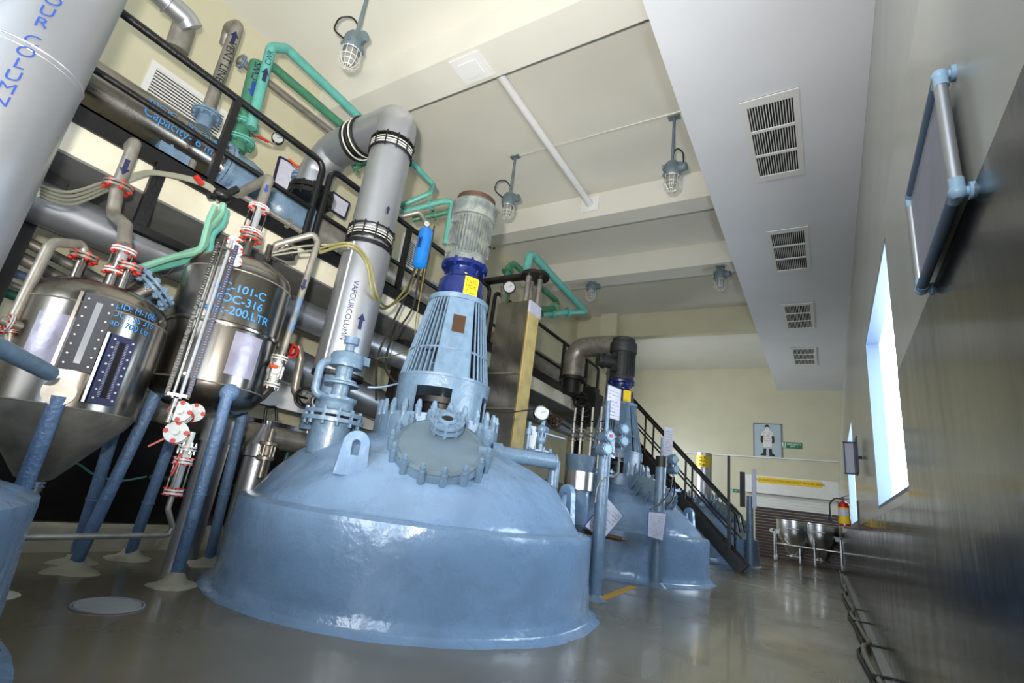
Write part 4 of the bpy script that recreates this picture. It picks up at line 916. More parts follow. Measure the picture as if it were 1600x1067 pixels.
# teal pipes right of the tall column
pipe('teal_water_pipe', 'teal pipe making a hairpin to the right of the tall column', 'pipe', 'teal', [P(638, 248, X=-5.5), P(678, 290, X=-5.5), P(672, 302, X=-5.2), P(625, 322, X=-5.6)], .045, bend=.06, fl=((2, .95),))
pipe('teal_water_pipe', 'teal flanged pipe turning down behind the grey motor', 'pipe', 'teal', [P(625, 333, X=-5.6), P(690, 315, X=-5.0), P(707, 314, X=-4.9), P(696, 382, X=-4.9)], .048, bend=.06, fl=((0, .72),))
pipe('green_water_pipe', 'dark green pipe stub just below the teal pipes behind the grey motor', 'pipe', 'green', [P(645, 343, X=-5.8), P(706, 330, X=-5.3)], .05, fl=((0, .55),))
pipe('green_water_pipe', 'dark green flanged stub behind the elbow of the tall column', 'pipe', 'green', [P(550, 262, X=-5.9), P(592, 244, X=-5.6)], .055, fl=((0, .1),))
pipe('grey_stub_pipe', 'grey bent pipe stub above the bright blue pot', 'pipe', 'dull', [P(618, 341, X=-5.4), P(655, 331, X=-5.1), P(664, 345, X=-5.1)], .038, bend=.05)
# bright blue seal pot with its gauge and tubing
sp_ = T('seal_pot', 'bright blue pot with a small dial gauge between tall column and grey motor', 'pot', P(655, 415, X=-4.7))
q = P(655, 415, X=-4.7); q2 = P(661, 358, X=-4.7); hgt = q2.z-q.z
B().lathe([(.03, -.05), (.07, -.035), (.10, 0), (.10, hgt*.5), (.10, hgt), (.08, hgt+.035), (.03, hgt+.05)], (q.x, q.y, q.z), seg=32).go('body', 'cerul', sp_)
_, a, z = hit(q.x, q.y, .1, 656, 378); n3 = Vector((math.cos(a), math.sin(a), 0)); B().box(Vector((q.x, q.y, z))+n3*.102, (.012, .05, .16), z=a).go('sight_slot', 'inkm', sp_, 0); B().box(Vector((q.x, q.y, z))+n3*.11, (.006, .016, .10), z=a).go('slot_glass', 'dgap', sp_, 0)
gauge(sp_, (q.x+.0, q.y-.02, q2.z+.11), (.75, -.6, -.2), .045)
B().cyl((q.x, q.y, q2.z), (q.x, q.y, q2.z+.1), .015, seg=8).go('gauge_stem', 'steel', sp_)
for dx in (-.03, .0, .04): B().cyl((q.x+dx, q.y+dx, q.z-.12), (q.x+dx, q.y+dx, q.z-.03), .012, seg=8).go('bottom_fitting', 'steel', sp_)
B().tube([(q.x+.02, q.y+.12, q2.z+.16), (q.x+.02, q.y+.13, q.z+.1), (q.x, q.y+.05, q.z-.02)], .012, bend=.03).go('side_tube', 'copper', sp_)
B().cyl((q.x-.02, q.y+.14, 3.5), (q.x-.02, q.y+.14, q2.z+.1), .025, seg=10).go('support_post', 'copper', sp_)
X7 = -4.6
for lb, m, pts, r in (
 ('olive tubing looping from the blue pot across the tall column', 'hosey', [P(652, 420, X=X7), P(625, 462, X=X7), P(600, 482, X=-4.2), P(583, 462, X=-3.85), P(572, 410, X=-3.85), P(545, 384, X=-3.85), P(500, 395, X=-4.2)], .014),
 ('second olive tube looping just above the first across the tall column', 'hosey', [P(660, 420, X=X7), P(640, 455, X=X7), P(608, 478, X=-4.2), P(590, 462, X=-3.87), P(577, 410, X=-3.87), P(548, 380, X=-3.87), P(500, 388, X=-4.2)], .011),
 ('dark tube dropping from the blue pot to the vessel, left of the others', 'hosed', [P(648, 420, X=X7), P(630, 470, X=X7), P(606, 520, X=X7), P(590, 560, X=X7), P(588, 625, X=-4.3)], .014),
 ('dark tube dropping from the blue pot and curling by the lantern frame', 'hosed', [P(655, 420, X=X7), P(645, 480, X=X7), P(612, 530, X=X7), P(603, 575, X=-4.4), P(620, 600, X=-4.1)], .014),
 ('thin olive tube swinging beside the lantern frame', 'hosey', [P(664, 420, X=X7), P(650, 500, X=X7), P(645, 540, X=X7), P(615, 556, X=-4.4), P(590, 560, X=-4.2)], .008),
 ('thin pale tube curving from the lantern frame to the blue valve', 'pvc', [P(640, 580, X=-4.0), P(636, 594, X=-3.8), P(600, 604, X=-3.6), P(575, 605, X=-3.6)], .009)):
    loose('tubing', lb, 'tube', m, pts, r, 'loose tubes around the lantern frame')
# grey cables near the left
for i, dy in enumerate((0, 5, 10, 15)):
    loose('cable', ('topmost', 'second', 'third', 'lowest')[i]+' of the grey cables sagging below the walkway edge at the left', 'cable', 'hose', [P(60, 290+dy, X=-4.6), P(110, 300+dy*1.3, X=-4.8), P(170, 282+dy, X=-5.05), P(215, 270+dy*.5, X=-5.1), P(245, 268+dy*.3, X=-5.15), P(300, 278+dy*.4, X=-5.15), P(332, 292+dy*.5, X=-5.1), P(340, 312+dy*.3, X=-5.1)], .012, 'sagging grey cables')
for i, dy in enumerate((0, 8)):
    loose('cable', ('upper', 'lower')[i]+' of the two grey cables crossing in front of the double rail posts', 'cable', 'hose', [P(425, 395+dy*.5, X=-4.5), P(470, 385+dy, X=-4.4), P(515, 382+dy, X=-4.3), P(545, 380+dy, X=-3.88)], .010, 'cables by the rail posts')
# pale green hoses
for i, (m, pts) in enumerate((('lgreen', [(336, 322), (326, 345), (322, 362), (310, 392), (270, 402), (215, 420)]), ('lgreen', [(349, 318), (345, 335), (326, 358), (318, 385), (290, 396), (240, 412)]), ('teal', [(354, 328), (348, 350), (332, 368), (325, 395), (290, 408), (220, 425)]))):
    loose('hose', ('pale green hose hanging below the walkway edge, left of the three', 'pale green hose hanging below the walkway edge, middle of the three', 'turquoise hose hanging below the walkway edge, right of the three')[i], 'hose', m, PX(*[(a_, b2, -4.9-.04*i) for a_, b2 in pts]), .030, 'hanging green hoses')
B().sph(P(348, 308, X=-4.95), .07, (1, 1, .8)); k_ = T('hose_coupling', 'dark lumpy pipe coupling from which the green hoses hang', 'coupling', P(348, 306, X=-4.95)); q = P(348, 306, X=-4.95)
B().sph(q, .075, (1, 1.2, .8)).cyl(q, q+Vector((.02, .1, .14)), .035).cyl(q, q+Vector((0, -.12, -.08)), .03).go('body', 'black', k_)
B().bar(q+Vector((0, -.2, .0)), q+Vector((0, -.28, .04)), .05, .03).go('red_handle', 'red', k_, 0)

# ================================================================== PIPEWORK BELOW THE WALKWAY
def run(name, label, m, px_pts, r, bend=None, cat='pipe', **k):
    return pipe(name, label, cat, m, PX(*px_pts), r, bend, **k)
t = T('clad_header_pipe', 'long silver clad pipe running just below the walkway behind the tanks', 'pipe', (-5.7, 0, 2.83))
B().cyl((-5.7, -2.5, 2.83), (-5.7, 12.5, 2.83), .19, seg=32).go('pipe_run', 'clad', t)
for y in (.9, 2.1, 3.6, 5.2, 7.4): B().ring((-5.7, y, 2.83), .19, .006, (0, 1, 0), seg=32).go('seam', 'dull', t)
run('service_pipe', 'upper of the two grey service pipes at the far left below the walkway', 'dull', ((-20, 345, -6.0), (160, 440, -6.0)), .05)
run('service_pipe', 'lower of the two grey service pipes at the far left below the walkway', 'dull', ((-20, 375, -6.2), (150, 465, -6.2)), .06)
run('service_pipe', 'blue-grey service pipe low on the left wall behind the left tank', 'sash', ((-20, 412, -6.9), (290, 520, -6.9)), .045)
run('service_pipe', 'thin steel service pipe just below the blue-grey one behind the left tank', 'dull', ((-20, 432, -6.9), (290, 540, -6.9)), .035)
run('service_pipe', 'dark green service pipe behind the left tank', 'dgreen', ((-20, 446, -6.8), (60, 476, -6.8), (290, 575, -6.8)), .05)
run('service_pipe', 'thin green pipe dropping diagonally behind the left tank', 'dgreen', ((75, 470, -6.6), (20, 590, -6.6)), .02)
run('service_pipe', 'thick grey pipe lying low behind both tanks at leg height', 'dull', ((195, 622, -5.5), (345, 668, -5.5), (470, 692, -5.5), (520, 700, -5.5)), .13, bend=.1)
run('service_pipe', 'thick shiny pipe above the low grey one, right of the second tank', 'clad', ((430, 560, -6.2), (640, 655, -6.2)), .25)
run('service_pipe', 'green pipe running low in the dark behind the tank legs', 'dgreen', ((235, 745, -5.6), (430, 768, -5.6), (452, 700, -5.6)), .022, bend=.05)
run('service_pipe', 'thin green tube curving across the dark behind the left tank', 'teal', ((78, 712, -4.9), (120, 722, -4.9), (150, 745, -5.0), (190, 752, -5.0), (228, 745, -5.2)), .008, bend=.3)
run('service_pipe', 'brown pipe with two bends beside the vent line valve', 'dull', ((466, 540, -4.9), (470, 560, -4.9), (460, 610, -4.9), (475, 630, -4.9), (500, 628, -4.9)), .045, bend=.10, fl=((3, .7),))
t = T('round_clad_vessel', 'upright silver clad cylinder standing behind the leg of the second tank', 'cylinder', P(290, 830, X=-5.15))
q0, q1 = P(293, 838, X=-5.15), P(330, 690, X=-5.15); q0.z = .0; B().cyl(q0, (q0.x, q0.y, q1.z), .13, seg=28).cyl((q0.x, q0.y, q1.z), (q0.x, q0.y, q1.z+.22), .15, seg=28).go('body', 'clad', t)
t = T('round_clad_vessel', 'short silver clad cylinder with a conical top at the left shoulder of the largest vessel', 'cylinder', P(392, 760, X=-5.25))
q0, q1 = P(390, 760, X=-5.25), P(402, 715, X=-5.25); B().cyl((q0.x, q0.y, 0), (q0.x, q0.y, q1.z), .14, seg=28).cyl((q0.x, q0.y, q1.z+.01), (q0.x, q0.y, q1.z+.14), .155, seg=28).lathe([(.15, q1.z+.14), (.05, q1.z+.34), (.05, q1.z+.4)], (q0.x, q0.y, 0)).go('body', 'clad', t)
t = T('gate_valve', 'black handled valve rising between the second tank and the largest vessel', 'valve', P(418, 690, X=-4.95))
q = P(418, 700, X=-4.95); B().cyl((q.x, q.y, q.z-.3), (q.x, q.y, q.z-.12), .03, seg=10).lathe([(.09, -.12), (.09, -.09), (.05, -.07), (.06, .02), (.09, .03), (.09, .06), (.03, .07), (.02, .2)], q, seg=16).hexes(q-Vector((0, 0, .04)), .07, 6, .01, .08, (0, 0, 1), both=.08).go('body', 'dull', t)
a = P(408, 655, X=-4.95); c = P(430, 650, X=-4.95); B().tube([P(413, 662, X=-4.95), P(416, 636, X=-4.95), P(432, 636, X=-4.95), P(432, 658, X=-4.95)], .016, bend=.04).go('handle', 'black', t)
t = T('gate_valve', 'dark valve cluster with a ring handle left of the blue angle valve', 'valve', P(487, 650, X=-4.3))
q = P(488, 645, X=-4.3); B().cyl((q.x, q.y, q.z-.2), (q.x, q.y, q.z+.02), .025, seg=10).lathe([(.08, -.12), (.08, -.09), (.04, -.07), (.05, .0), (.07, .01), (.07, .03), (.03, .05)], q, seg=16).ring(q+Vector((0, .03, .12)), .05, .010, (.8, -.5, 0)).go('body', 'dull', t)
q = P(478, 622, X=-4.45); B().ring(q, .10, .016, (.8, -.5, .1)).cyl(q, q+Vector((-.1, .06, 0)), .05).bar(q-Vector((0, .1, 0)), q+Vector((0, .1, 0)), .02, .02).go('hand_wheel', 'black', t)
t = T('gate_valve', 'small valve with a maroon hand wheel behind the foot of the vent line', 'valve', P(455, 548, X=-4.8))
q = P(455, 548, X=-4.8); B().ring(q, .07, .013, (.8, -.5, .1)).cyl(q, q+Vector((-.12, .08, 0)), .035).bar(q-Vector((0, 0, .07)), q+Vector((0, 0, .07)), .015, .015).go('hand_wheel', 'red', t)
t = T('box_beam', 'pale horizontal beam seen behind the gap between second tank and largest vessel', 'beam', P(470, 600, X=-6.6))
q0, q1 = P(415, 575, X=-6.6), P(560, 640, X=-6.6); B().box((-6.6, (q0.y+q1.y)/2, q0.z-.25), (.2, 2.6, .5)).go('beam', 'white', t, 0)

# ================================================================== BLUE ANGLE VALVE ON THE LARGEST VESSEL
av = T('angle_valve', 'blue bolted valve with an open yoke on the left shoulder of the largest vessel', 'valve', P(520, 655, X=-3.78))
q = P(520, 658, X=-3.78); O = Vector((q.x, q.y, q.z)); bl = 'bluef'
B().cyl(O-Vector((0, 0, .30)), O, .17, seg=28).cyl(O-Vector((0, 0, .02)), O+Vector((0, 0, .015)), .27, seg=36).hexes(O, .235, 12, .018, .10, (0, 0, 1), both=.05).go('lower_flange', bl, av)
B().cyl(O+Vector((0, 0, .04)), O+Vector((0, 0, .075)), .25, seg=36).lathe([(.20, .075), (.16, .10), (.15, .16), (.17, .19)], O, seg=30).go('upper_flange', bl, av)
B().cyl(O+Vector((0, 0, .19)), O+Vector((0, 0, .215)), .17, seg=28).cyl(O+Vector((0, 0, .19)), O+Vector((0, 0, .50)), .075, seg=20).cyl(O+Vector((0, 0, .33)), O+Vector((0, 0, .35)), .16, seg=28).cyl(O+Vector((0, 0, .36)), O+Vector((0, 0, .38)), .13, seg=28).go('stem', bl, av)
sd = Vector((.50, .86, 0))
for s in (-1, 1):
    B().tube([O+sd*s*.10+Vector((0, 0, .20)), O+sd*s*.215+Vector((0, 0, .22)), O+sd*s*.22+Vector((0, 0, .50)), O+sd*s*.12+Vector((0, 0, .55))], .038, bend=.09, seg=12).go('yoke_arm', bl, av)
B().lathe([(.06, .50), (.15, .50), (.155, .60), (.14, .63), (.06, .66), (.04, .66), (.04, .72), (.07, .73), (.07, .80), (.001, .81)], O, seg=28).box(O+sd*.1+Vector((0, 0, .6)), (.1, .2, .08)).go('bonnet', bl, av)
lug(av, O+Vector((.55, -.62, -.50)), (.8, -.6, 0), .01)
bpy.data.objects.remove(av.children[-1])

# ================================================================== STEEL MAST WITH YELLOW STRIP
X0 = -4.25
c0 = P(797, 692, X=X0); ct = P(822, 466, X=X0)
ms = T('steel_mast', 'tall square stainless mast with a yellow side strip, right of the grey motor', 'mast', (X0, c0.y, 0))
yw = .42; xw = .62
B().box((X0-xw/2, c0.y+yw/2, ct.z/2), (xw, yw, ct.z)).go('mast_box', 'steel', ms, 0)
B().box((X0+.012, c0.y+yw/2, (ct.z-.22)/2+.1), (.03, yw*.80, ct.z-.4)).go('yellow_strip', 'tan', ms, 0)
B().box((X0+.02, c0.y+yw/2, ct.z-.10), (.05, yw*.9, .22)).go('cap_plate', 'paper', ms, 0)
for z in (2.3, 2.9): B().box((X0-xw/2, c0.y-.01, z), (xw*1.01, .03, .03)).go('seam_band', 'dull', ms, 0)
for k, (dx, dy) in enumerate(((-.12, .1), (.0, .3), (-.2, .35))): B().cyl((X0+dx, c0.y+dy, ct.z), (X0+dx, c0.y+dy, ct.z+.62), .05, seg=12).go('top_post', 'dull', ms)
B().box((X0-.45, c0.y+.15, ct.z+.55), (1.3, .16, .07)).cyl((X0-.05, c0.y+.2, ct.z+.52), (X0-.05, c0.y+.2, ct.z+.58), .26, seg=24).go('top_bracket', 'dark', ms)
gauge(ms, (X0-.42, c0.y-.02, ct.z+.28), (.4, -.85, -.2), .11, m='black')
B().cyl((X0-.42, c0.y, ct.z), (X0-.42, c0.y, ct.z+.2), .02, seg=8).go('gauge_stem', 'copper', ms)
for x in (X0-.5, X0-1.0): B().bar((x, c0.y+.2, 3.5), (x-.3, c0.y+.3, ct.z+.5), .07, .05).go('stay', 'dull', ms, 0)
loose('cable', 'black cable strung across the foot of the steel mast to the dial gauge', 'cable', 'rubber', [P(762, 640, X=-3.2), P(790, 645, X=-3.3), P(822, 641, X=-3.3), P(840, 640, X=-3.2)], .008)
# pipes around the mast head
run('green_water_pipe', 'dark green pipe rising and running back behind the mast head', 'green', ((787, 480, -5.2), (794, 418, -5.2), (803, 412, -5.2), (872, 472, -5.2), (864, 482, -4.9), (832, 484, -4.9)), .065, bend=.1, fl=((0, .9), (3, .9)))
run('teal_water_pipe', 'teal pipe arching over the mast head and running towards the far wall', 'teal', ((821, 436, -4.5), (827, 399, -4.5), (834, 400, -4.5), (914, 486, -4.5)), .075, bend=.12)
run('teal_water_pipe', 'teal flanged pipe end beneath the far end of the arching teal pipe', 'teal', ((912, 487, -4.5), (880, 488, -4.8), (848, 492, -5.1)), .06, bend=.05, fl=((0, .8), (1, .55)))

# ================================================================== FITTINGS ON THE RIGHT OF THE LARGEST VESSEL
gc = T('gauge_valve_set', 'blue valve set carrying a big round dial gauge above the stub nozzle', 'gauge set', P(843, 705, X=-2.65))
q = P(843, 710, X=-2.65); B().cyl(q-Vector((0, 0, .06)), q, .16, seg=24).cyl(q+Vector((0, 0, .02)), q+Vector((0, 0, .04)), .15, seg=24).hexes(q, .125, 8, .012, .07, (0, 0, 1), both=.07).go('base_flange', 'bluef', gc)
B().cyl(q, q+Vector((0, 0, .40)), .028, seg=12).sph(q+Vector((0, 0, .16)), .055).sph(q+Vector((0, 0, .27)), .06).cyl(q+Vector((-.07, 0, .27)), q+Vector((.07, 0, .27)), .03).hexes(q+Vector((0, 0, .21)), .045, 6, .010, .03, (0, 0, 1), both=.03).go('valve_body', 'bluef', gc)
B().cyl(q+Vector((-.12, -.08, 0)), q+Vector((-.12, -.08, .34)), .018, seg=10).cyl(q+Vector((-.12, -.08, .2)), q+Vector((-.12, -.08, .26)), .035, seg=10).go('side_valve', 'bluef', gc)
g_ = P(845, 646, X=-2.65); B().cyl(q+Vector((0, 0, .38)), g_, .018, seg=8).go('gauge_stem', 'steel', gc); gauge(gc, g_, (.75, -.62, .05), .085)
B().bar(P(848, 676, X=-2.65), P(882, 686, X=-2.5), .03, .016).go('lever', 'bluef', gc, 0)
t = T('name_board', 'blank pale upright board behind the dial gauge', 'board', P(828, 690, X=-3.0)); B().panel([P(822, 705, X=-3.0), P(834, 707, X=-3.0), P(840, 668, X=-3.0), P(828, 664, X=-3.0)], .012).go('board', 'white', t, 0)
t = T('feed_funnel', 'blue funnel on a bright steel collar at the left shoulder of the second vessel', 'funnel', P(903, 760, X=-2.9))
Y5 = 7.55; q = P(903, 765, Y=Y5); q1 = P(904, 737, Y=Y5); q2 = P(907, 712, Y=Y5)
B().cyl(q, (q.x, q.y, q1.z), .225, seg=36).go('steel_collar', 'pot', t); B().lathe([(.20, q1.z), (.245, q2.z-.02), (.25, q2.z), (.23, q2.z)], (q.x, q.y, 0), seg=36).go('funnel_cone', 'bluef', t); B().cyl((q.x, q.y+.1, q.z-.5), (q.x, q.y+.05, q.z+.01), .16, seg=24).go('support_neck', 'blue', t)
for i, x_ in enumerate((893, 905, 921, 935)):
    v_ = T('needle_valve', ('first', 'second', 'third', 'fourth')[i]+' from the left of the small steel valves standing behind the blue funnel', 'valve', P(x_, 705, Y=8.0), 'valves behind the funnel')
    q = P(x_, 705, Y=8.0); B().cyl((q.x, q.y, q.z-.35), (q.x, q.y, q.z+.75), .022, seg=8).cyl((q.x, q.y, q.z+.18), (q.x, q.y, q.z+.20), .06, seg=12).cyl((q.x, q.y, q.z+.36), (q.x, q.y, q.z+.38), .06, seg=12).sph((q.x, q.y, q.z+.27), .05).go('body', 'dull', v_); B().bar((q.x, q.y, q.z+.5), (q.x+.1, q.y-.08, q.z+.5), .03, .02).go('lever', 'dark', v_, 0)
t = T('actuator_box', 'dark bulky actuator with looping cables hanging at the walkway edge before the second motor', 'actuator', P(925, 640, X=-5.0))
q = P(922, 640, X=-5.0); B().box(q, (.45, .5, .8)).box(q+Vector((0, 0, .45)), (.3, .3, .2)).cyl(q+Vector((0, -.5, .05)), q, .16).go('body', 'dark', t); 
for k in range(3): B().ring(q+Vector((.05, -.55-.12*k, -.1+.1*k)), .20, .02, (.6, -.5, .3)).go('cable_loop', 'rubber', t)
B().cyl((q.x, q.y, q.z+.4), (q.x, q.y, 3.5), .05).go('hanger', 'dark', t)
t = T('gate_valve', 'maroon hand wheel valve glimpsed below the walkway left of the second motor', 'valve', P(868, 658, X=-5.3)); q = P(868, 658, X=-5.3); B().ring(q, .14, .03, (.8, -.5, 0)).cyl(q, q+Vector((-.2, .1, 0)), .07).bar(q-Vector((0, 0, .14)), q+Vector((0, 0, .14)), .03, .03).go('hand_wheel', 'rust', t)
run('service_pipe', 'grey pipe under the walkway running past the maroon hand wheel', 'dull', ((850, 640, -5.4), (900, 672, -5.4), (940, 690, -5.4)), .04)
sp2 = T('spray_lance', 'brown steel lance poking out to the right from behind the tall control post', 'lance', P(945, 842, X=-2.4)); q0, q1, q2 = P(905, 828, X=-2.62), P(968, 842, X=-2.25), P(984, 845, X=-2.2)
B().cyl(q0, q1, .032, seg=14).cyl(q1, q2, .032, .006, seg=14).go('lance', 'copper', sp2)
B().box(q0, (.12, .12, .08)).go('socket', 'bluef', sp2, 0)

# ================================================================== CONTROL POSTS
def pushbox(t, c, n, r=.075, red=False):
    c = Vector(c); n = Vector(n).normalized(); b = B()
    b.cyl(c-n*.10, c+n*.03, r*1.05, seg=20).cyl(c+n*.03, c+n*.055, r*.9, seg=20).hexes(c+n*.03, r*.95, 4, .012, .03, n).cyl(c-Vector((0, 0, r*1.5)), c, .022, seg=8)
    o = b.go('switch_box', 'bluef', t); B().cyl(c+n*.055, c+n*.062, r*.68, seg=20).go('cover', 'pvc', o)
    if red: B().box(c+n*.066, (.035, .035, .035), z=.6).go('red_button', 'red', o, 0)
    return o
f5 = Vector((.80, -.58, .05))
def ctrl_post(label, base, ztop, board_px, boardX, sheet_px, sheetX, tilt, r=.072, n=4, sheetlabel=''):
    base = Vector(base); t = T('control_post', label, 'post', base, 'blue control posts in the aisle')
    B().cyl(base, (base.x, base.y, ztop), r, seg=24).lathe([(r*1.9, 0), (r*1.3, .03), (r, .06)], base, seg=20).go('post', 'bluef', t)
    return t
b1 = P(928, 937, Z=0); zt1 = P(948, 692, X=b1.x).z
p1 = ctrl_post('tall blue control post right of the largest vessel with four round switch boxes', b1, zt1, 0, 0, 0, 0, 0)
B().cyl((b1.x, b1.y, zt1), (b1.x, b1.y, zt1+.5), .025, seg=12).go('top_stem', 'bluef', p1)
for (qx, qy, red) in ((950, 682, True), (946, 702, False), (973, 671, False), (972, 690, False)):
    d = P(qx, qy, X=b1.x+.06); pushbox(p1, d, f5, .068, red)
q = P(948, 692, X=b1.x+.02); B().bar(q-Vector((.02, .06, 0)), q+Vector((0, .24, 0)), .03, .16).bar(q+Vector((0, -.05, -.12)), q+Vector((.02, .22, -.14)), .03, .03).go('mounting_bar', 'bluef', p1, 0)
def board(name, label, cat, pts, th, face, fr, lines=0, parent=None, rows=7, edge=.012):
    pts = [Vector(p) for p in pts]; c = sum(pts, Vector())/4
    t = T(name, label, cat, c) if parent is None else parent
    n = (pts[1]-pts[0]).cross(pts[3]-pts[0]).normalized(); cam_ = Vector((0, 0, H))
    if n.dot(cam_-c) < 0: n = -n
    B().panel(pts, th).go('board' if parent is None else name, face, t, 0)
    if fr:
        b = B()
        for i in range(4): b.bar(pts[i], pts[(i+1) % 4], edge, edge, up=n)
        b.go('edge_frame', fr, t, 0)
    return t, n
u_, v_d = None, None
def scribble(t, pts, n, rows, m, name='printed_lines', seed=1, fill=.8):
    """rows of small printed dashes on a sheet, pts: top-left, top-right, bottom-right, bottom-left"""
    rnd = random.Random(seed); a, b_, c_, d_ = [Vector(p) for p in pts]; B_ = B()
    for r in range(rows):
        v = .14+.74*r/max(1, rows-1); L = a.lerp(d_, v); Rr = b_.lerp(c_, v); s = .10; hgt = (d_-a)*(.22/rows)
        while s < .88:
            w_ = rnd.uniform(.05, .16); e = min(.9, s+w_)
            if rnd.random() < fill: p, q = L.lerp(Rr, s), L.lerp(Rr, e); B_.quad([p+n*.006, q+n*.006, q+hgt+n*.006, p+hgt+n*.006])
            s = e+.03
    return B_.go(name, m, t, 0)
pts = [P(951, 599, X=b1.x+.01), P(969, 611, X=b1.x+.01), P(966, 660, X=b1.x+.01), P(947, 648, X=b1.x+.01)]
# true rectangle facing the camera side
c = sum(pts, Vector())/4; uu = Vector((.28, .96, 0)).normalized(); 
def rect(c, uu, w_, h_): return [c-uu*w_/2+Vector((0, 0, h_/2)), c+uu*w_/2+Vector((0, 0, h_/2)), c+uu*w_/2-Vector((0, 0, h_/2)), c-uu*w_/2-Vector((0, 0, h_/2))]
pts = rect(c, uu, .27, .40)
t, n = board('status_board', 'white lettered board on top of the tall control post', 'board', pts, .012, 'paper', 'clad'); scribble(t, pts, n, 8, 'slate', seed=3)
c = P(943, 812, X=b1.x-.02); g1 = Vector((0, 0, 1)); uu = Vector((.55, .83, 0)); vv = Vector((0, 0, 1))
dg = [c-uu*.19+vv*.02, c+uu*.02+vv*.24, c+uu*.22+vv*.0, c-uu*.02-vv*.21]
dg = [P(913, 822, X=b1.x-.1), P(949, 778, X=b1.x-.1), P(974, 806, X=b1.x-.1), P(941, 844, X=b1.x-.1)]
t, n = board('job_card', 'tilted white card with a blue edge hanging behind the tall control post', 'card', dg, .006, 'paper', 'inkm', edge=.008); scribble(t, [dg[1], dg[2], dg[3], dg[0]], n, 8, 'slate', seed=5)
loose('cable', 'grey cable bowing from the tall control post switches to its lower side', 'cable', 'hose', [P(965, 705, X=b1.x+.03), P(966, 738, X=b1.x+.03), P(945, 747, X=b1.x+.07), P(934, 760, X=b1.x+.07), P(930, 785, X=b1.x+.07)], .008)
b2 = P(1026, 916, Z=0); b2.y -= .03; zt2 = P(1043, 718, X=b2.x).z
p2 = ctrl_post('second blue control post with a dark collar, in front of the second vessel', b2, zt2, 0, 0, 0, 0, 0, r=.078)
B().cyl((b2.x, b2.y, zt2-.16), (b2.x, b2.y, zt2), .084, seg=22).go('dark_collar', 'dark', p2)
for (qx, qy) in ((1051, 718), (1053, 733)): pushbox(p2, P(qx, qy, X=b2.x+.08), f5, .075, False)
c = P(1044, 690, X=b2.x); pts = rect(c, Vector((.75, .66, 0)), .15, .46)
t, n = board('status_board', 'narrow pale board on top of the second control post', 'board', pts, .012, 'paper', None); scribble(t, pts, n, 9, 'slate', seed=8)
B().cyl((b2.x, b2.y, zt2), (b2.x, b2.y, c.z), .02).go('top_stem', 'bluef', p2)
c = P(1026, 820, X=b2.x+.10); pts = [P(1013, 799, X=b2.x+.1), P(1041, 802, X=b2.x+.1), P(1035, 845, X=b2.x+.1), P(1011, 838, X=b2.x+.1)]
t, n = board('job_card', 'white card with a blue edge hanging on the second control post', 'card', pts, .006, 'paper', 'inkm', edge=.012); scribble(t, pts, n, 10, 'slate', seed=9)
for i, pp in enumerate(([(1050, 745), (1046, 770), (1028, 790), (1016, 796)], [(1053, 745), (1054, 765), (1050, 782), (1040, 795)])):
    loose('cable', ('left', 'right')[i]+' black cable looping below the switches of the second control post', 'cable', 'rubber', [P(a_, b_, X=b2.x+.12) for a_, b_ in pp], .012)
b3 = P(1172, 880, Z=0); b3.y = 15.2; b3.x = P(1172, 850, Y=15.2).x; b3.z = 0
zt3 = P(1171, 775, Y=15.2).z
p3 = ctrl_post('third control post, small and far, beside the foot of the stair', b3, zt3, 0, 0, 0, 0, 0, r=.085)
B().box((b3.x-.16, b3.y-.1, zt3+.15), (.12, .1, .9)).go('dark_bracket', 'dark', p3, 0); B().box((b3.x+.12, b3.y-.1, zt3+.2), (.10, .08, 1.0)).go('hanging_tags', 'paper', p3, 0)

# ================================================================== FAR WALL
W2 = BY-.01
def wrect(x0, y0, x1, y1, d=.02):
    a, c = P(x0, y0, Y=BY-d), P(x1, y1, Y=BY-d); return a, c
a, c = P(1182, 665, Y=W2), P(1217, 712, Y=W2); cc = (a+c)/2; w_, h_ = 1.02, 1.36
po = T('safety_poster', 'framed poster showing a figure in hat, gloves and boots on the far wall', 'poster', (cc.x, W2, cc.z))
B().box((cc.x, W2-.012, cc.z), (w_, .02, h_)).go('sheet', 'poster', po, 0)
b = B()
for s in (-1, 1): b.box((cc.x+s*w_/2, W2-.02, cc.z), (.03, .03, h_+.03)).box((cc.x, W2-.02, cc.z+s*h_/2), (w_, .03, .03))
b.go('frame', 'sash', po, 0)
def fp(poly, m, name, d=.026):
    B().prism([(x*w_, y*h_) for x, y in poly], (cc.x, W2-d, cc.z), (1, 0, 0), (0, 0, 1), .003).go(name, m, po, 0)
fp([(-.09, .38), (-.085, .44), (-.04, .475), (.02, .475), (.075, .44), (.08, .38), (.03, .41), (-.03, .41)], 'inkk', 'hat')
fp([(-.06, .39), (.06, .39), (.08, .31), (.19, .24), (.22, .12), (.16, .02), (.16, -.2), (-.16, -.2), (-.16, .02), (-.22, .12), (-.19, .24), (-.08, .31)], 'white', 'overalls', .025)
for s in (-1, 1):
    fp([(s*.15, .14), (s*.24, .13), (s*.25, -.02), (s*.22, -.08), (s*.15, -.07), (s*.17, .0)][::s], 'inkk', 'glove', .029)
    fp([(s*.05, -.25), (s*.15, -.25), (s*.16, -.38), (s*.26, -.43), (s*.25, -.46), (s*.06, -.46)][::s], 'inkk', 'boot', .029)
scribble(po, [(cc.x-.2, W2-.029, cc.z+.38), (cc.x+.2, W2-.029, cc.z+.38), (cc.x+.2, W2-.029, cc.z-.05), (cc.x-.2, W2-.029, cc.z-.05)], Vector((0, -.2, 0)), 5, 'inkr', seed=4, name='printed_words')
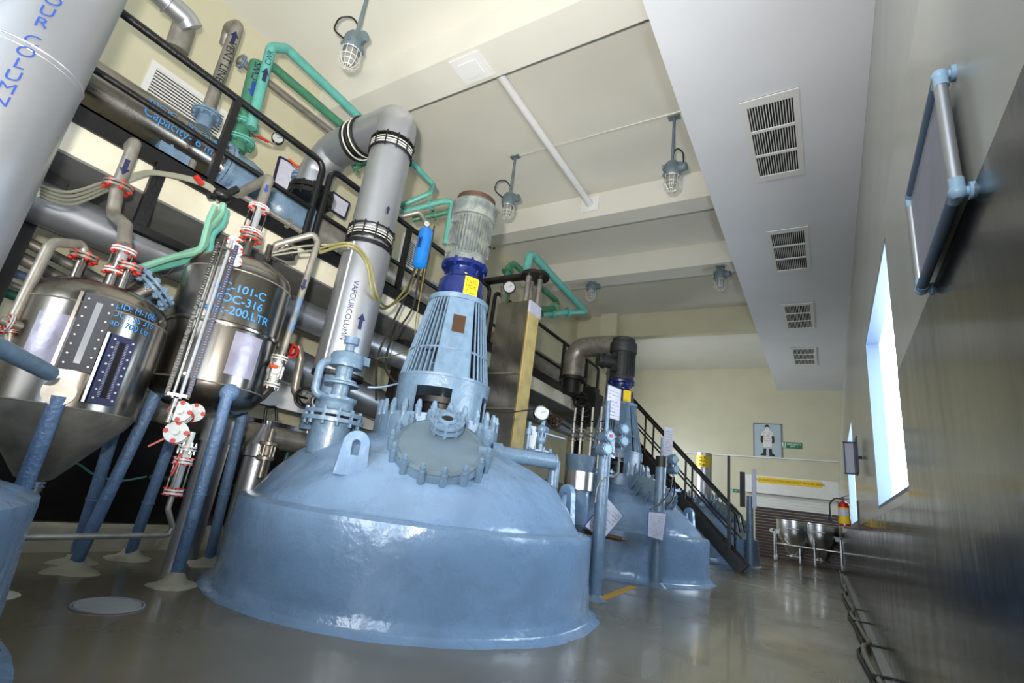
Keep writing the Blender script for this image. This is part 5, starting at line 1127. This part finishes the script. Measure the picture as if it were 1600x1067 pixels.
def exit_sign(label, x0, y0, x1, y1, words):
    a, c = P(x0, y0, Y=W2), P(x1, y1, Y=W2); cc = (a+c)/2; w_, h_ = abs(c.x-a.x), abs(a.z-c.z)*.93
    t = T('exit_sign', label, 'sign', (cc.x, W2, cc.z), 'green exit signs'); B().box((cc.x, W2-.01, cc.z), (w_, .02, h_)).go('plate', 'exitg', t, 0)
    k = h_*.38; px_ = cc.x-w_*.38
    B().box((px_, W2-.022, cc.z), (w_*.2, .004, h_*.86)).go('pictogram_ground', 'white', t, 0)
    B().prism([(-.10*w_, -.3*h_), (0, -.05*h_), (-.02*w_, .2*h_), (.05*w_, .2*h_), (.03*w_, 0), (.07*w_, -.3*h_), (.04*w_, -.3*h_), (0, -.1*h_), (-.06*w_, -.34*h_)], (px_, W2-.026, cc.z), (1, 0, 0), (0, 0, 1), .002).sph((px_+.02*w_, W2-.027, cc.z+.3*h_), .045*w_, (1, .1, 1)).go('running_figure', 'exitg', t, 0)
    textmesh(words, h_*.36, planemap((cc.x+w_*.12, W2-.022, cc.z), (1, 0, 0), (0, 0, 1)), 'lettering', 'white', t, bold=.02)
exit_sign('larger green emergency exit sign beside the poster on the far wall', 1221, 690, 1253, 702, 'EMERGENCY\nEXIT  ↓'.replace('↓', '|'))
exit_sign('small green exit sign low on the far wall left of the shutter', 1142, 763, 1155, 770, 'EXIT')
# bowls on trolleys
def bowl(label, x, y):
    t = T('bowl_trolley', label, 'trolley', (x, y, 0), 'steel bowls on trolleys')
    zt = 1.42
    B().lathe([(.575*a_, b_) for a_, b_ in ((.97, zt), (1, zt), (1, zt-.04), (.97, zt-.05), (.965, zt-.40), (.9, zt-.55), (.7, zt-.75), (.45, .38), (.33, .28), (.33, .20), (.001, .19))], (x, y, 0), seg=48).go('bowl', 'pot', t)
    B().ring((x, y, .24), .24, .03).go('outlet_ring', 'pot', t)
    for s in (-1, 1):
        B().prism([(0, 0), (s*.26, .02), (s*.30, .10), (s*.24, .18), (s*.12, .14), (s*-.05, .16)][::s], (x+s*.46, y-.35, .92), (1, 0, 0), (0, 0, 1), .03).go('trunnion_plate', 'offw', t, 0)
        B().cyl((x+s*.62, y-.39, 1.02), (x+s*.62, y-.355, 1.02), .045, seg=14).go('trunnion_hole', 'black', t)
        for d in (-.36, .36):
            B().cyl((x+s*.60, y+d, .16), (x+s*.60, y+d, 1.0), .035, seg=12).go('leg', 'pot', t)
            w = B().cyl((x+s*.60-.03, y+d, .11), (x+s*.60+.03, y+d, .11), .11, seg=20).go('caster_wheel', 'offw', t); B().cyl((x+s*.60-.04, y+d, .11), (x+s*.60+.04, y+d, .11), .035, seg=12).go('hub', 'dark', w)
        B().cyl((x+s*.60, y-.36, .62), (x+s*.60, y+.36, .62), .03, seg=12).go('side_rail', 'pot', t)
    for d in (-.36, .36): B().cyl((x-.60, y+d, .60), (x+.60, y+d, .60), .03, seg=12).go('cross_rail', 'pot', t)
    B().tube([(x-.18, y-.56, zt-.28), (x-.18, y-.64, zt-.28), (x+.18, y-.64, zt-.28), (x+.18, y-.56, zt-.28)], .02, bend=.03).go('handle', 'pot', t)
    return t
q = P(1241, 830, Y=21.4); bowl('polished steel bowl on a white wheeled trolley, left of the two by the shutter', q.x, 21.4)
q = P(1302, 838, Y=21.5); bowl('polished steel bowl on a white wheeled trolley, right of the two by the shutter', -.27, 21.5)

# ================================================================== RIGHT WALL
eq = P(1319, 803, X=.20)
ex = T('fire_extinguisher', 'red fire extinguisher with a yellow and white label hung on the right wall', 'extinguisher', (.20, eq.y, eq.z))
k_ = .62
B().lathe([(a_*k_, b_*k_) for a_, b_ in ((.10, -.26), (.115, -.25), (.115, .18), (.10, .23), (.05, .27), (.03, .28), (.03, .31))], eq, seg=28).go('cylinder', 'fire', ex)
fm = cylmap(eq+Vector((0, 0, -.025)), (0, 0, 1), .0718, (-.25, -1, 0)); curved_plate(fm, .16, .22, 'label_sheet', 'yellow', ex); curved_plate(cylmap(eq+Vector((0, 0, .015)), (0, 0, 1), .074, (-.25, -1, 0)), .15, .09, 'label_white_panel', 'paper', ex)
B().box(eq+Vector((-.01, -.01, .205)), (.04, .03, .04)).bar(eq+Vector((-.02, -.01, .223)), eq+Vector((.07, -.04, .26)), .012, .008).bar(eq+Vector((-.02, -.01, .21)), eq+Vector((.07, -.04, .205)), .012, .008).go('valve_head', 'dark', ex, 0)
B().tube([eq+Vector((-.02, -.01, .205)), eq+Vector((-.11, -.02, .20)), eq+Vector((-.17, -.03, .12)), eq+Vector((-.17, -.03, -.03))], .010, bend=.07).cyl(eq+Vector((-.17, -.03, -.03)), eq+Vector((-.17, -.03, -.12)), .016, .025).go('hose', 'rubber', ex)
B().box(eq+Vector((.08, 0, -.18)), (.18, .12, .02)).box(eq+Vector((.165, 0, 0)), (.02, .10, .4)).go('wall_bracket', 'dark', ex, 0)
# hinged notice board seen face on, near the second window
qa, qb = P(1318, 691, Y=7.2), P(1350, 742, Y=7.2); xr_ = .30; xl_ = qa.x
nb = T('projecting_notice_board', 'small grey framed board standing out from the right wall before the slim far window', 'board', (.3, 7.2, (qa.z+qb.z)/2))
zc, hh = (qa.z+qb.z)/2, abs(qa.z-qb.z)
B().box(((xl_+xr_)/2, 7.2, zc), (xr_-xl_, .015, hh)).go('board', 'slate', nb, 0); b = B()
for s in (-1, 1): b.box(((xl_+xr_)/2, 7.19, zc+s*hh/2), (xr_-xl_+.02, .03, .015)).box(((xl_ if s < 0 else xr_), 7.19, zc), (.012, .03, hh))
b.go('frame', 'ink', nb, 0); B().box((xr_+.035, 7.1, zc), (.07, .03, .03)).box((xr_+.015, 7.0, zc), (.012, .4, hh*1.1)).go('wall_arm', 'ink', nb, 0)
# framed board with plastic corner guards near the camera
xb_ = WX-.032; y0, y1 = P(1486, 220, X=xb_).y, P(1431, 365, X=xb_).y; z0, z1 = P(1504, 285, X=xb_).z, P(1463, 150, X=xb_).z
wb = T('framed_wall_board', 'grey board in a silver tube frame with pale blue plastic corners high on the right wall', 'board', (xb_, (y0+y1)/2, (z0+z1)/2))
B().box((xb_, (y0+y1)/2, (z0+z1)/2), (.012, y1-y0, z1-z0)).go('board', 'slate', wb, 0)
for s, (a_, c_, m_) in enumerate((((xb_-.005, y0, z0), (xb_-.005, y0, z1), 'clad'), ((xb_-.005, y1, z0), (xb_-.005, y1, z1), 'clad'), ((xb_-.005, y0, z0), (xb_-.005, y1, z0), 'sash'), ((xb_-.005, y0, z1), (xb_-.005, y1, z1), 'sash'))): B().cyl(a_, c_, .017, seg=16).go('frame_tube', m_, wb)
for yy in (y0, y1):
    for zz in (z0, z1):
        k = B().sph((xb_-.003, yy, zz), .022).cyl((xb_-.003, yy, zz), (xb_-.003, yy, zz+(.04 if zz == z0 else -.04)), .019, seg=14).cyl((xb_-.003, yy, zz), (xb_-.003, yy+(.04 if yy == y0 else -.04), zz), .019, seg=14)
        k.go('corner_guard', 'pvc', wb); B().cyl((xb_, yy, zz), (WX, yy, zz), .013, seg=12).cyl((WX-.012, yy, zz), (WX, yy, zz), .024, seg=14).go('stand_off', 'pvc', wb)
# tubes along the foot of the right wall
hp = [(.27, 1.5, .03), (.27, 3.2, .03), (.29, 4.4, .03), (.27, 5.0, .03), (.235, 5.6, .035), (.225, 6.2, .06), (.29, 6.6, .05), (.275, 7.2, .03), (.255, 8.0, .03), (.21, 8.8, .05), (.25, 9.4, .04), (.23, 10.5, .03), (.20, 12, .05), (.25, 13, .03), (.22, 15, .03), (.25, 18, .03), (.25, 22, .03)]
loose('conduit_hose', 'thick grey hose wriggling along the floor at the foot of the right wall', 'hose', 'hose', hp, .022)
loose('conduit_hose', 'thin black hose beside the thick one at the foot of the right wall', 'hose', 'hosed', [(x-.045-.01*math.sin(y*2), y, .018) for x, y, z in hp], .012)
for y in (5.1, 6.5, 8.2, 9.6): tag(B().box((.29, y, .045), (.16, .05, .02), z=.15).go('hose_clip', 'black', None, 0), {5.1: 'nearest', 6.5: 'second nearest', 8.2: 'third nearest', 9.6: 'farthest'}[y]+' black clip over the hoses at the foot of the right wall', 'clip', 'hose clips')

# ================================================================== FLOOR
q = P(169, 947, Z=0)
hc = T('floor_hatch', 'round pale hatch cover set in the floor in front of the tank legs', 'hatch', q); B().cyl(q, q+Vector((0, 0, .008)), .17, seg=40).go('cover', 'cap', hc); B().ring(q+Vector((0, 0, .004)), .185, .008, seg=40, ts=6).go('rim', 'slate', hc)
a, c = P(938, 936, Z=.002), P(985, 918, Z=.002)
tag(B().box((a+c)/2, ((c-a).length*1.3, .10, .004), z=math.atan2((c-a).y, (c-a).x)).go('floor_tape', 'tape', None, 0), 'short strip of yellow tape on the floor beside the tall control post', 'tape')
struct('trim_12', B().box((-.9, 10.9, .001), (2.4, .012, .003)).box((-.9, 16.4, .001), (2.4, .02, .003)), 'slate', 'thin dark joints across the aisle floor')
# small things on the left wall above the walkway
pts = [P(437, 245, X=-6.9), P(480, 268, X=-6.9), P(468, 312, X=-6.9), P(425, 292, X=-6.9)]
t, n = board('wall_chart', 'blue edged chart on the left wall behind the first domed condenser end', 'chart', pts, .01, 'paper', 'ink', edge=.03)
pts = [P(520, 300, X=-6.9), P(546, 318, X=-6.9), P(538, 342, X=-6.9), P(512, 325, X=-6.9)]
t, n = board('wall_chart', 'small blue edged chart on the left wall right of the tall column flange', 'chart', pts, .01, 'paper', 'ink', edge=.03)
t = T('pressure_gauge_line', 'black dial gauge on a thin impulse line with a red lever above the first bonnet', 'gauge', P(434, 217, X=-5.9)); q = P(434, 217, X=-5.9)
gauge(t, q, (.85, -.5, -.1), .075, m='black'); B().cyl(P(388, 203, X=-5.9), P(428, 225, X=-5.9), .012, seg=8).cyl(P(428, 225, X=-5.9), q, .012, seg=8).box(P(398, 210, X=-5.9), (.05, .05, .05)).go('impulse_line', 'dull', t); B().bar(P(402, 213, X=-5.85), P(420, 222, X=-5.85), .025, .02).go('red_lever', 'red', t, 0)
